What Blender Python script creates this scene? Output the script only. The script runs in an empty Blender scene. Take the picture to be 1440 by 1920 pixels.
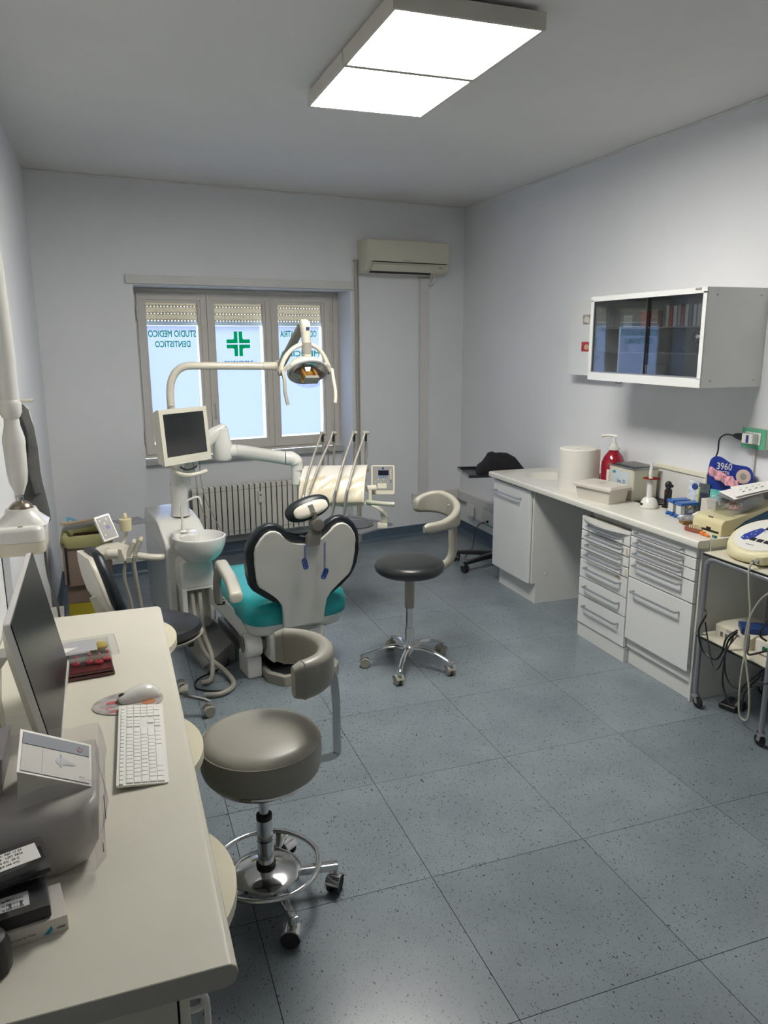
import bpy, bmesh, math, random
from mathutils import Vector, Matrix
R = math.radians
random.seed(7)
SC = bpy.context.scene
COL = SC.collection

# ------------------------------------------------------------------ camera, world, exposure
def look_camera():
    yaw, pitch, roll = R(19.589), R(12.625), R(.281)
    f = Vector((math.sin(yaw)*math.cos(pitch), math.cos(yaw)*math.cos(pitch), -math.sin(pitch)))
    r = Vector((math.cos(yaw), -math.sin(yaw), 0)); d = f.cross(r)
    x = r*math.cos(roll) + d*math.sin(roll); y = -(d*math.cos(roll) - r*math.sin(roll)); z = -f
    cd = bpy.data.cameras.new('camera'); co = bpy.data.objects.new('camera', cd); COL.objects.link(co)
    m = Matrix((x, y, z)).transposed().to_4x4(); m.translation = Vector((0, 0, 1.788)); co.matrix_world = m
    cd.sensor_fit = 'VERTICAL'; cd.sensor_height = 24; cd.lens = 1436.5/1920*24
    cd.clip_start = .02; cd.clip_end = 200; SC.camera = co
look_camera()
W = bpy.data.worlds.new('world'); SC.world = W; W.use_nodes = True
wn = W.node_tree.nodes; wl = W.node_tree.links
bg = wn['Background']; bg.inputs[1].default_value = 5.8
tc = wn.new('ShaderNodeTexCoord'); sp = wn.new('ShaderNodeSeparateXYZ'); wr = wn.new('ShaderNodeValToRGB')
wl.new(tc.outputs['Generated'], sp.inputs[0]); wl.new(sp.outputs['Z'], wr.inputs[0]); wl.new(wr.outputs[0], bg.inputs[0])
wr.color_ramp.elements[0].position = 0; wr.color_ramp.elements[0].color = (.74, .84, .97, 1)
wr.color_ramp.elements[1].position = .6; wr.color_ramp.elements[1].color = (.62, .79, 1, 1)
vs = SC.view_settings; SC.display_settings.display_device = 'sRGB'
vs.view_transform = 'Standard'; vs.look = 'None'; vs.gamma = 1; vs.use_curve_mapping = False; vs.exposure = 0.22
LAMP = 34.0
SC.cycles.max_bounces = 8; SC.cycles.diffuse_bounces = 5; SC.cycles.transparent_max_bounces = 12
SC.cycles.caustics_reflective = False; SC.cycles.caustics_refractive = False; SC.cycles.sample_clamp_indirect = 4

# ------------------------------------------------------------------ materials
_M = {}
def mat(name, col, rough=.5, metal=0, noise=.04, nscale=6, bump=0, bscale=200, spec=None, coat=0, trans=0, emit=0, alpha=1):
    if name in _M: return _M[name]
    m = bpy.data.materials.new(name); m.use_nodes = True; n = m.node_tree.nodes; l = m.node_tree.links
    b = n['Principled BSDF']; b.inputs['Roughness'].default_value = rough; b.inputs['Metallic'].default_value = metal
    c = (*col, 1)
    b.inputs['Base Color'].default_value = c
    if spec is not None: b.inputs['Specular IOR Level'].default_value = spec
    if coat: b.inputs['Coat Weight'].default_value = coat; b.inputs['Coat Roughness'].default_value = .08
    if trans: b.inputs['Transmission Weight'].default_value = trans
    if emit: b.inputs['Emission Color'].default_value = c; b.inputs['Emission Strength'].default_value = emit
    if alpha < 1: b.inputs['Alpha'].default_value = alpha
    t = n.new('ShaderNodeTexCoord')
    if noise:
        nz = n.new('ShaderNodeTexNoise'); nz.inputs['Scale'].default_value = nscale; nz.inputs['Detail'].default_value = 3
        rp = n.new('ShaderNodeValToRGB'); rp.color_ramp.elements[0].position = .3; rp.color_ramp.elements[1].position = .7
        rp.color_ramp.elements[0].color = (*[max(0, v*(1-noise)) for v in col], 1)
        rp.color_ramp.elements[1].color = (*[min(1, v*(1+noise)) for v in col], 1)
        l.new(t.outputs['Object'], nz.inputs['Vector']); l.new(nz.outputs[0], rp.inputs[0]); l.new(rp.outputs[0], b.inputs['Base Color'])
    if bump:
        n2 = n.new('ShaderNodeTexNoise'); n2.inputs['Scale'].default_value = bscale; bu = n.new('ShaderNodeBump')
        bu.inputs['Strength'].default_value = bump; bu.inputs['Distance'].default_value = .002
        l.new(t.outputs['Object'], n2.inputs['Vector']); l.new(n2.outputs[0], bu.inputs['Height']); l.new(bu.outputs[0], b.inputs['Normal'])
    _M[name] = m; return m
def mixmat(name, kind, col, col2=(1, 1, 1), fac=.5, rough=.05, fresnel=False, ior=1.45):
    """kind 'glass': transparent + glossy; 'film': translucent + diffuse"""
    if name in _M: return _M[name]
    m = bpy.data.materials.new(name); m.use_nodes = True; n = m.node_tree.nodes; l = m.node_tree.links
    n.remove(n['Principled BSDF']); out = n['Material Output']; mx = n.new('ShaderNodeMixShader')
    if kind == 'glass':
        a = n.new('ShaderNodeBsdfTransparent'); b = n.new('ShaderNodeBsdfGlossy'); b.inputs['Roughness'].default_value = rough
    else:
        a = n.new('ShaderNodeBsdfTranslucent'); b = n.new('ShaderNodeBsdfDiffuse')
    a.inputs['Color'].default_value = (*col, 1); b.inputs['Color'].default_value = (*col2, 1)
    if fresnel:
        fr = n.new('ShaderNodeFresnel'); fr.inputs[0].default_value = ior; l.new(fr.outputs[0], mx.inputs[0])
    else: mx.inputs[0].default_value = fac
    l.new(a.outputs[0], mx.inputs[1]); l.new(b.outputs[0], mx.inputs[2]); l.new(mx.outputs[0], out.inputs['Surface'])
    _M[name] = m; return m
def floor_mat():
    m = bpy.data.materials.new('speckled_blue_linoleum'); m.use_nodes = True; n = m.node_tree.nodes; l = m.node_tree.links
    b = n['Principled BSDF']; b.inputs['Roughness'].default_value = .27; b.inputs['Specular IOR Level'].default_value = .7
    g = n.new('ShaderNodeNewGeometry'); oi = n.new('ShaderNodeObjectInfo')
    nz = n.new('ShaderNodeTexNoise'); nz.inputs['Scale'].default_value = 3.5; nz.inputs['Detail'].default_value = 6
    l.new(g.outputs['Position'], nz.inputs['Vector'])
    r1 = n.new('ShaderNodeValToRGB'); r1.color_ramp.elements[0].position = .35; r1.color_ramp.elements[1].position = .7
    r1.color_ramp.elements[0].color = (.165, .197, .219, 1); r1.color_ramp.elements[1].color = (.206, .243, .265, 1)
    l.new(nz.outputs[0], r1.inputs[0])
    cur = r1.outputs[0]
    for sc, thr, col, rs in ((88, .19, (.022, .028, .045, 1), .36), (165, .25, (.075, .09, .105, 1), .5), (130, .16, (.27, .31, .33, 1), .22)):
        mp = n.new('ShaderNodeMapping'); l.new(g.outputs['Position'], mp.inputs[0]); mp.inputs['Scale'].default_value = (1, .62, 1); mp.inputs['Rotation'].default_value = (0, 0, sc)
        wn2 = n.new('ShaderNodeTexNoise'); wn2.inputs['Scale'].default_value = 30; l.new(mp.outputs[0], wn2.inputs['Vector'])
        ad = n.new('ShaderNodeMixRGB'); ad.blend_type = 'ADD'; ad.inputs[0].default_value = .03
        l.new(mp.outputs[0], ad.inputs[1]); l.new(wn2.outputs['Color'], ad.inputs[2])
        v = n.new('ShaderNodeTexVoronoi'); v.inputs['Scale'].default_value = sc; l.new(ad.outputs[0], v.inputs['Vector'])
        lt = n.new('ShaderNodeMath'); lt.operation = 'LESS_THAN'; lt.inputs[1].default_value = thr; l.new(v.outputs['Distance'], lt.inputs[0])
        sx = n.new('ShaderNodeSeparateXYZ'); l.new(v.outputs['Color'], sx.inputs[0])
        l2 = n.new('ShaderNodeMath'); l2.operation = 'LESS_THAN'; l2.inputs[1].default_value = rs; l.new(sx.outputs[0], l2.inputs[0])
        mu = n.new('ShaderNodeMath'); mu.operation = 'MULTIPLY'; l.new(lt.outputs[0], mu.inputs[0]); l.new(l2.outputs[0], mu.inputs[1])
        mx = n.new('ShaderNodeMixRGB'); l.new(mu.outputs[0], mx.inputs[0]); l.new(cur, mx.inputs[1]); mx.inputs[2].default_value = col
        cur = mx.outputs[0]
    hs = n.new('ShaderNodeHueSaturation'); l.new(cur, hs.inputs['Color'])
    mr = n.new('ShaderNodeMapRange'); mr.inputs[3].default_value = .94; mr.inputs[4].default_value = 1.05
    l.new(oi.outputs['Random'], mr.inputs[0]); l.new(mr.outputs[0], hs.inputs['Value']); l.new(hs.outputs[0], b.inputs['Base Color'])
    n3 = n.new('ShaderNodeTexNoise'); n3.inputs['Scale'].default_value = 60; bu = n.new('ShaderNodeBump'); bu.inputs['Strength'].default_value = .06
    bu.inputs['Distance'].default_value = .002
    l.new(g.outputs['Position'], n3.inputs['Vector']); l.new(n3.outputs[0], bu.inputs['Height']); l.new(bu.outputs[0], b.inputs['Normal'])
    return m
LINO = floor_mat()
WALL = mat('white_wall_paint', (.76, .77, .785), .75, noise=.03, nscale=1.3, bump=.12, bscale=120)
CEIL = mat('white_ceiling_paint', (.76, .745, .725), .85, noise=.03, nscale=1.1, bump=.08, bscale=100)
LAM = mat('white_laminate', (.70, .70, .665), .35, noise=.02)
LAM2 = mat('white_laminate_front', (.73, .735, .715), .3, noise=.02)
DESKM = mat('cream_laminate_top', (.66, .635, .535), .38, noise=.02)
CREAM = mat('cream_plastic', (.72, .66, .42), .35, noise=.02)
PLASW = mat('white_gloss_plastic', (.76, .75, .70), .22, noise=.015, coat=.4)
PLASG = mat('warm_grey_plastic', (.33, .315, .265), .42, noise=.02)
PLASI = mat('ivory_plastic', (.70, .66, .55), .3, noise=.02, coat=.2)
CHROME = mat('chrome', (.72, .72, .72), .12, 1, noise=0)
STEEL = mat('brushed_steel', (.55, .55, .56), .28, 1, noise=.05, nscale=40)
ALU = mat('satin_grey_metal', (.42, .43, .45), .35, .8, noise=.02)
BLACK = mat('black_plastic', (.012, .012, .014), .4, noise=.05)
RUBBER = mat('black_rubber', (.02, .02, .02), .75, noise=.05)
NAVY = mat('navy_plastic', (.02, .05, .22), .35, noise=.03)
FRAME = mat('beige_window_enamel', (.66, .62, .56), .5, noise=.03)
TEAL = mat('teal_vinyl', (.015, .38, .40), .32, noise=.03, bump=.1, bscale=300)
VBLK = mat('charcoal_vinyl', (.022, .024, .026), .33, noise=.04, bump=.1, bscale=300)
PETROL = mat('dark_petrol_vinyl', (.008, .013, .017), .38, noise=.04)
GVIN = mat('grey_beige_vinyl', (.30, .285, .24), .36, noise=.05, nscale=4, bump=.12, bscale=260)
SCREEN = mat('black_screen_glass', (.012, .015, .016), .12, noise=0, coat=1)
PAPER = mat('white_paper', (.78, .77, .74), .8, noise=.02)
TAUPE = mat('taupe_grey_plastic', (.13, .12, .105), .42, noise=.02)
GREEN = mat('green_socket_plastic', (.12, .42, .26), .4, noise=.03)
GLASS = mixmat('clear_glass', 'glass', (.97, .98, .98), fresnel=True, rough=.01)
CLEARP = mixmat('clear_plastic', 'glass', (.93, .94, .95), fac=.09, rough=.08)
DARKG = mixmat('smoked_glass', 'glass', (.68, .70, .71), fac=.16, col2=(.75, .8, .85), rough=.02)

# ------------------------------------------------------------------ mesh builder
def catmull(pts, n=6, closed=False):
    P = [Vector(p) for p in pts]; out = []; N = len(P)
    rng = range(N) if closed else range(N-1)
    for i in rng:
        p0 = P[(i-1) % N] if closed or i > 0 else P[0]*2-P[1]
        p1 = P[i]; p2 = P[(i+1) % N]
        p3 = P[(i+2) % N] if closed or i+2 < N else P[-1]*2-P[-2]
        for k in range(n):
            t = k/n
            out.append(.5*((2*p1)+(p2-p0)*t+(2*p0-5*p1+4*p2-p3)*t*t+(3*p1-p0-3*p2+p3)*t**3))
    if not closed: out.append(P[-1].copy())
    return out
def rrect(w, h, r, n=5, cx=0, cy=0):
    """rounded rectangle outline, ccw"""
    o = []
    for sx, sy, a0 in ((1, 1, 0), (-1, 1, 90), (-1, -1, 180), (1, -1, 270)):
        for k in range(n+1):
            a = R(a0+90*k/n); o.append((cx+sx*(w/2-r)+r*math.cos(a), cy+sy*(h/2-r)+r*math.sin(a)))
    return o
class B:
    def __init__(s): s.b = bmesh.new()
    def box(s, x0, x1, y0, y1, z0, z1, bev=0, seg=2, M=None):
        vs = [s.b.verts.new((x, y, z)) for x in (x0, x1) for y in (y0, y1) for z in (z0, z1)]
        fs = [s.b.faces.new([vs[i] for i in q]) for q in ((0, 1, 3, 2), (4, 6, 7, 5), (0, 4, 5, 1), (2, 3, 7, 6), (0, 2, 6, 4), (1, 5, 7, 3))]
        if bev:
            es = list({e for f in fs for e in f.edges})
            r = bmesh.ops.bevel(s.b, geom=es, offset=bev, segments=seg, affect='EDGES', profile=.5)
            vs = list({v for f in r['faces'] for v in f.verts} | {v for v in vs if v.is_valid})
        if M is not None: bmesh.ops.transform(s.b, matrix=M, verts=vs)
        return s
    def cyl(s, p0, p1, r0, r1=None, seg=20, cap=True, bev=0):
        r1 = r0 if r1 is None else r1
        L = (Vector(p1)-Vector(p0)).length
        if bev:
            return s.lathe([(0, 0), (r0-bev, 0), (r0-.3*bev, .3*bev), (r0, bev), (r1, L-bev), (r1-.3*bev, L-.3*bev), (r1-bev, L), (0, L)], p0, Vector(p1)-Vector(p0), seg)
        return s.tube([p0, p1], [r0, r1], seg, cap)
    def tube(s, pts, r, seg=10, cap=True, closed=False, flat=1, up=None):
        P = [Vector(p) for p in pts]; N = len(P)
        rr = r if isinstance(r, (list, tuple)) else [r]*N
        rings = []; prev = None
        for i in range(N):
            if closed: t = P[(i+1) % N]-P[i-1]
            else: t = P[min(i+1, N-1)]-P[max(i-1, 0)]
            t.normalize()
            if prev is None:
                u = Vector(up) if up is not None else Vector((0, 0, 1))
                if abs(t.dot(u)) > .95: u = Vector((0, 1, 0)) if abs(t.y) < .9 else Vector((1, 0, 0))
                a = (u-t*u.dot(t)).normalized()
            else:
                a = prev-t*prev.dot(t); a = a.normalized() if a.length > 1e-6 else prev
            prev = a; c = t.cross(a)
            rings.append([s.b.verts.new(P[i]+(a*math.cos(2*math.pi*k/seg)*flat+c*math.sin(2*math.pi*k/seg))*rr[i]) for k in range(seg)])
        for i in range(N if closed else N-1):
            A, Bq = rings[i], rings[(i+1) % N]
            for k in range(seg): s.b.faces.new((A[k], A[(k+1) % seg], Bq[(k+1) % seg], Bq[k]))
        if cap and not closed:
            s.b.faces.new(rings[0][::-1]); s.b.faces.new(rings[-1])
        return s
    def bar(s, pts, w, t, up=(0, 0, 1)):
        """flat rectangular bar swept along pts: w across, t along up-ish"""
        P = [Vector(p) for p in pts]; N = len(P); rings = []
        for i in range(N):
            d = (P[min(i+1, N-1)]-P[max(i-1, 0)]).normalized(); u = Vector(up); sd = d.cross(u).normalized(); n = sd.cross(d).normalized()
            rings.append([s.b.verts.new(P[i]+sd*a*w/2+n*c*t/2) for a, c in ((-1, -1), (1, -1), (1, 1), (-1, 1))])
        for i in range(N-1):
            for k in range(4): s.b.faces.new((rings[i][k], rings[i][(k+1) % 4], rings[i+1][(k+1) % 4], rings[i+1][k]))
        s.b.faces.new(rings[0][::-1]); s.b.faces.new(rings[-1]); return s
    def lathe(s, prof, org=(0, 0, 0), axis=(0, 0, 1), seg=24, sx=1, sy=1):
        ax = Vector(axis).normalized(); q = Vector((0, 0, 1)).rotation_difference(ax); o = Vector(org); rings = []
        for r, z in prof:
            if r < 1e-6: rings.append([s.b.verts.new(o+q @ Vector((0, 0, z)))])
            else: rings.append([s.b.verts.new(o+q @ Vector((sx*r*math.cos(2*math.pi*k/seg), sy*r*math.sin(2*math.pi*k/seg), z))) for k in range(seg)])
        for A, C in zip(rings, rings[1:]):
            for k in range(seg):
                k2 = (k+1) % seg
                if len(A) == 1 and len(C) == 1: continue
                if len(A) == 1: s.b.faces.new((A[0], C[k], C[k2]))
                elif len(C) == 1: s.b.faces.new((A[k], C[0], A[k2]))
                else: s.b.faces.new((A[k], A[k2], C[k2], C[k]))
        return s
    def ell(s, c, rx, ry, rz, seg=20, p=1.0, M=None):
        n = max(6, seg//2); prof = []; vs0 = len(s.b.verts)
        prof = [(math.cos(-math.pi/2+math.pi*i/n), math.sin(-math.pi/2+math.pi*i/n)) for i in range(n+1)]
        prof = [(max(0, a)**p, math.copysign(abs(b)**p, b)) for a, b in prof]; prof[0] = (0, -1); prof[-1] = (0, 1)
        s.lathe(prof, seg=seg); s.b.verts.ensure_lookup_table(); nv = s.b.verts[vs0:]
        T = Matrix.Translation(Vector(c)) @ (M.to_4x4() if M is not None else Matrix.Identity(4)) @ Matrix.Diagonal((rx, ry, rz, 1))
        bmesh.ops.transform(s.b, matrix=T, verts=nv); return s
    def prism(s, pts, a, b, ax='z', bev=0, seg=2):
        f = {'z': lambda u, v, w: (u, v, w), 'y': lambda u, v, w: (u, w, v), 'x': lambda u, v, w: (w, u, v)}[ax]
        A = [s.b.verts.new(f(u, v, a)) for u, v in pts]; C = [s.b.verts.new(f(u, v, b)) for u, v in pts]; n = len(pts)
        fa = s.b.faces.new(A[::-1]); fb = s.b.faces.new(C)
        for k in range(n): s.b.faces.new((A[k], A[(k+1) % n], C[(k+1) % n], C[k]))
        if bev: bmesh.ops.bevel(s.b, geom=list(fa.edges)+list(fb.edges), offset=bev, segments=seg, affect='EDGES', profile=.5)
        return s
    def loft(s, rings, cap=True, closed=True):
        V = [[s.b.verts.new(p) for p in r] for r in rings]; n = len(V[0])
        for A, C in zip(V, V[1:]):
            for k in range(n if closed else n-1): s.b.faces.new((A[k], A[(k+1) % n], C[(k+1) % n], C[k]))
        if cap: s.b.faces.new(V[0][::-1]); s.b.faces.new(V[-1])
        return s
    def xf(s, M): bmesh.ops.transform(s.b, matrix=M, verts=s.b.verts); return s
    def obj(s, name, m, parent=None, loc=(0, 0, 0), rot=(0, 0, 0), angle=38, smooth=True):
        bmesh.ops.recalc_face_normals(s.b, faces=s.b.faces)
        me = bpy.data.meshes.new(name); s.b.to_mesh(me); s.b.free()
        if smooth:
            me.shade_smooth(); me.set_sharp_from_angle(angle=R(angle))
        me.materials.append(m); o = bpy.data.objects.new(name, me); COL.objects.link(o)
        o.location = loc; o.rotation_euler = rot
        if smooth:
            w = o.modifiers.new('weighted', 'WEIGHTED_NORMAL'); w.keep_sharp = True; w.weight = 70
        if parent: o.parent = parent
        return o
def tag(o, label=None, cat=None, group=None, kind=None):
    if label: o['label'] = label
    if cat: o['category'] = cat
    if group: o['group'] = group
    if kind: o['kind'] = kind
    return o
def thing(name, label, cat, loc=(0, 0, 0), rz=0, group=None, rot=None):
    o = bpy.data.objects.new(name, None); COL.objects.link(o); o.location = loc; o.rotation_euler = rot or (0, 0, R(rz))
    o.empty_display_size = .05
    return tag(o, label, cat, group)
def struct(o): o['kind'] = 'structure'; return o
def dup(root, loc, rz, label, group=None):
    c = root.copy(); COL.objects.link(c); c.location = loc; c.rotation_euler = (0, 0, R(rz)); c['label'] = label
    if group: c['group'] = group
    def rec(a, p):
        for ch in list(a.children):
            d = ch.copy(); COL.objects.link(d); d.parent = p; rec(ch, d)
    rec(root, c); return c
def text(body, size, m, parent, M, name='lettering', sx=1.0, depth=.0006, bold=.0, align='CENTER'):
    cu = bpy.data.curves.new('t', 'FONT'); cu.body = body; cu.size = size; cu.align_x = align; cu.align_y = 'CENTER'
    cu.extrude = 0 if bold else depth/2; cu.bevel_depth = bold; cu.bevel_resolution = 0; cu.resolution_u = 3
    to = bpy.data.objects.new('t', cu); COL.objects.link(to); bpy.context.view_layer.update()
    me = bpy.data.meshes.new_from_object(to.evaluated_get(bpy.context.evaluated_depsgraph_get()))
    bpy.data.objects.remove(to); bpy.data.curves.remove(cu)
    me.name = name; me.materials.clear(); me.materials.append(m); me.transform(Matrix.Diagonal((sx, 1, 1, 1)))
    if sx < 0: me.flip_normals()
    o = bpy.data.objects.new(name, me); COL.objects.link(o)
    if parent: o.parent = parent
    o.matrix_local = M
    return o
def basis(o, x, y, z):
    x, y, z = Vector(x).normalized(), Vector(y).normalized(), Vector(z).normalized()
    m = Matrix((x, y, z)).transposed().to_4x4(); m.translation = Vector(o); return m
def T(x, y, z): return Matrix.Translation((x, y, z))
def RX(a): return Matrix.Rotation(R(a), 4, 'X')
def RY(a): return Matrix.Rotation(R(a), 4, 'Y')
def RZ(a): return Matrix.Rotation(R(a), 4, 'Z')

# ------------------------------------------------------------------ room shell
HC = 2.93; XR = 3.11; XL = -.43; YB = -1.3
fl = struct(B().box(XL-.3, XR+.3, YB-.1, 7.0, -.12, -.006).obj('floor', mat('dark_joint', (.025, .03, .035), .8)))
tm = None
for i in range(-3, 4):
    for j in range(-5, 9):
        x = .9126+.6*i; y = 1.4943+.6*j
        if x > XR or x+.6 < XL or y+.6 < YB: continue
        if y > 6.1+.148*(x+.3)+.3: continue
        if tm is None:
            t = B().box(.0012, .5988, .0012, .5988, -.0055, 0).obj('tile', LINO, fl, smooth=False); tm = t.data
        else:
            t = bpy.data.objects.new('tile', tm); COL.objects.link(t); t.parent = fl
        t.location = (x, y, 0)
struct(B().box(XL-.3, XR+.3, YB-.1, 7.2, HC, HC+.1).obj('ceiling', CEIL))
struct(B().box(XR, XR+.15, YB-.1, 7.3, -.1, HC).obj('wall_right', WALL))
struct(B().box(XL-.15, XL, YB-.1, 7.3, -.1, HC).obj('wall_left', WALL))
struct(B().box(XL-.15, XR+.15, YB-.15, YB, -.1, HC).obj('wall_front', WALL))
TH = 8.4
WM = T(0, 6.1, 0) @ RZ(TH)          # window-wall frame: x along the wall, y outwards, z up
def wobj(b, name, m, parent=None, **k): b.xf(WM); return b.obj(name, m, parent, **k)
bk = B().box(-.7, .236, 0, .36, -.1, HC).box(2.006, 3.6, 0, .36, -.1, HC).box(.236, 2.006, 0, .36, 2.195, HC).box(.236, 2.006, .235, .36, -.1, .822)
struct(wobj(bk, 'wall_back', WALL))
# blue coved skirting
SKM = mat('blue_linoleum_skirting', (.085, .125, .17), .35, noise=.08, nscale=15)
def cove(b, x0, x1, yf, flip=1):
    b.prism([(yf-.006, .10), (yf-.006, .03), (yf-.02, .012), (yf-.05, .001), (yf-.05, 0), (yf, 0), (yf, .10)], x0, x1, 'x')
sb = B(); cove(sb, -.46, .236, 0); cove(sb, 2.006, 3.17, 0); cove(sb, .236, 2.006, .235)
struct(wobj(sb, 'baseboard_back', SKM))
sb = B().box(.2362, .243, -.01, .235, 0, .1); cove(sb, 0, 5.2, 0)
sr = B(); cove(sr, YB, 6.55, 0); sr.xf(T(XR, 0, 0) @ RZ(-90) @ Matrix.Diagonal((-1, 1, 1, 1))); struct(sr.obj('baseboard_right', SKM))
sr = B(); cove(sr, YB, 6.0, 0); sr.xf(T(XL, 0, 0) @ RZ(90)); struct(sr.obj('baseboard_left', SKM))
sb.b.free()
# white plate over the skirting by the pier and niche
struct(wobj(B().box(-.45, .25, -.012, 0, .102, .135).box(.25, 2.0, .222, .234, .102, .135), 'trim_1', LAM))
# white bar across the window head
struct(wobj(B().box(.18, 2.022, -.03, -.001, 2.205, 2.266, .003), 'trim_2', mat('grey_white_wood', (.64, .63, .61), .55)))
# corner bead in the ceiling angle
struct(wobj(B().box(-.46, 3.13, -.012, 0, HC-.014, HC-.002), 'trim_3', CEIL))
struct(B().box(XR-.012, XR-.0005, YB, 6.55, HC-.014, HC-.002).obj('trim_4', CEIL))

# ------------------------------------------------------------------ window
win = thing('window_1', None, None); win['kind'] = 'structure'; del_ = None
SD = .27
fr = B(); fr.box(.238, .30, SD-.01, SD+.06, .868, 2.193, .002).box(1.93, 2.004, SD-.01, SD+.06, .868, 2.193, .002)
fr.box(.30, 1.93, SD-.01, SD+.06, 2.156, 2.193, .002).box(.30, 1.93, SD-.01, SD+.06, .868, .90, .002)
fr.box(.248, .262, SD-.022, SD-.01, .868, 2.193, .002).box(1.955, 1.968, SD-.022, SD-.01, .868, 2.193, .002)
wobj(fr, 'window_frame', FRAME, win)
FILM = mixmat('frosted_window_film', 'film', (.645, .68, .80), (.8, .85, .9), fac=.12)
TXG = mixmat('green_window_lettering', 'film', (.16, .72, .52), (.02, .45, .30), fac=.25)
TXN = mixmat('blue_window_lettering', 'film', (.12, .48, .68), (.02, .25, .40), fac=.25)
sashes = [(.298, .840, .366, .770), (.843, 1.381, .907, 1.314), (1.384, 1.928, 1.449, 1.850)]
Z0, Z1, G0, G1 = .898, 2.158, .975, 2.085
for k, (a, b, g0, g1) in enumerate(sashes):
    y0, y1 = SD-.025, SD+.02
    s = B()
    def ring(B_, x0, x1, z0, z1, i0, i1, j0, j1, ya, yb):
        # mitred frame of four pieces
        for q in (((x0, z0), (x1, z0), (i1, j0), (i0, j0)), ((x1, z0), (x1, z1), (i1, j1), (i1, j0)), ((x1, z1), (x0, z1), (i0, j1), (i1, j1)), ((x0, z1), (x0, z0), (i0, j0), (i0, j1))):
            B_.prism(list(q), ya, yb, 'y', bev=.0012, seg=1)
    ring(s, a, b, Z0, Z1, g0-.022, g1+.022, G0-.022, G1+.022, y0, y1)
    sash = wobj(s, 'sash', FRAME, win)
    s = B(); ring(s, g0-.022, g1+.022, G0-.022, G1+.022, g0, g1, G0, G1, y0+.008, y1-.004)
    wobj(s, 'glazing_bead', FRAME, sash)
    wobj(B().box(g0-.004, g1+.004, SD+.004, SD+.008, G0-.004, G1+.004), 'pane', GLASS, sash, smooth=False)
    wobj(B().box(g0+.001, g1-(.012 if k == 0 else .022), SD-.0005, SD+.001, G0+(.012 if k else .02), 1.909), 'frosted_film', FILM, sash, smooth=False)
    for hz in (1.95, .985):
        hx = a-.008 if k < 2 else b+.004
        if k == 1: hx = None
        if k == 2: wobj(B().cyl((b+.002, SD-.03, hz), (b+.002, SD-.03, hz+.052), .0075, seg=10).cyl((b+.002, SD-.03, hz+.056), (b+.002, SD-.03, hz+.108), .0075, seg=10), 'hinge', FRAME, sash)
        xx = {0: a-.002, 1: None, 2: a-.001}[k]
        if xx: wobj(B().cyl((xx, SD-.03, hz), (xx, SD-.03, hz+.052), .0075, seg=10).cyl((xx, SD-.03, hz+.056), (xx, SD-.03, hz+.108), .0075, seg=10), 'hinge', FRAME, sash)
wobj(B().box(.858, .885, SD-.031, SD-.025, 1.16, 1.30, .002).cyl((.872, SD-.025, 1.285), (.872, SD-.062, 1.285), .008).box(.866, .878, SD-.068, SD-.058, 1.175, 1.292, .004), 'window_handle', PLASI, win)
wobj(B().cyl((.47, SD-.03, .893), (.50, SD-.03, .893), .012).cyl((1.09, SD-.03, .885), (1.12, SD-.03, .885), .010), 'latch', PLASG, win)
struct(wobj(B().box(.238, 2.004, .178, .262, .822, .867, .004), 'windowsill', mat('grey_marble_sill', (.42, .42, .41), .35, noise=.12, nscale=12)))
# roller shutter behind the glass, its slats with rows of light slots
sh = thing('window_2', None, None); sh['kind'] = 'structure'; sh.name = 'window_shutter'
SHM = mixmat('cream_shutter_plastic', 'film', (.60, .54, .44), (.68, .62, .52), fac=.55)
edges = [1.951, 2.004, 2.060, 2.116, 2.172, 2.24]
wobj(B().box(.24, 2.0, .345, .358, 1.912, 1.947, .003), 'bottom_rail', mixmat('grey_shutter_rail', 'film', (.5, .55, .58), (.6, .64, .66), fac=.6), sh)
for a, b in zip(edges, edges[1:]):
    s = B().box(.24, 2.0, .347, .356, a+.0028, b-.0005, .001)
    x = .245
    while x < 1.99: s.box(x, x+.017, .348, .355, a-.004, a+.008); x += .0265
    wobj(s, 'slat', SHM, sh, smooth=False)
# lettering on the film: meant to be read from outside, so it runs mirrored in here
def wtext(body, u, z, h, width, m, par):
    o = text(body, h*1.38, m, None, Matrix.Identity(4), sx=-1, bold=h*.032)
    me = o.data; xs = [v.co.x for v in me.vertices]; w = max(xs)-min(xs); cx = (max(xs)+min(xs))/2
    zs = [v.co.y for v in me.vertices]; hh = max(zs)-min(zs); cz = (max(zs)+min(zs))/2
    me.transform(Matrix.Diagonal((width/w, h/hh, 1, 1)) @ T(-cx, -cz, 0))
    o.matrix_world = WM @ T(u, SD-.0028, z) @ RX(90); o.parent = par; o.matrix_parent_inverse = Matrix.Identity(4)
    return o
sash = [o for o in win.children if o.name.startswith('sash')]
wtext('STUDIO MEDICO', .563, 1.848, .053, .378, TXG, sash[0])
wtext('DENTISTICO', .562, 1.768, .050, .280, TXG, sash[0])
wtext('3494268109', 1.095, 1.611, .036, .25, TXN, sash[1])
wtext('ODONTOIATRIA', 1.636, 1.846, .053, .335, TXG, sash[2])
wtext('MEDICINA', 1.645, 1.680, .050, .365, TXG, sash[2])
cr = B()
for q in range(4):
    for (x0, x1, z0, z1) in ((.006, .036, .042, .100), (.042, .100, .006, .036)):
        M = T(1.100, SD-.002, 1.766) @ RY(90*q)
        cr.box(x0, x1, -.0003, .0003, z0, z1, M=M)
    M = T(1.100, SD-.002, 1.766) @ RY(90*q)
    cr.box(.006, .042, -.0003, .0003, .006, .042, M=M)
wobj(cr, 'green_cross', mixmat('bright_green_film', 'film', (.01, .70, .33), (.0, .5, .22), fac=.25), sash[1], smooth=False)

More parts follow.
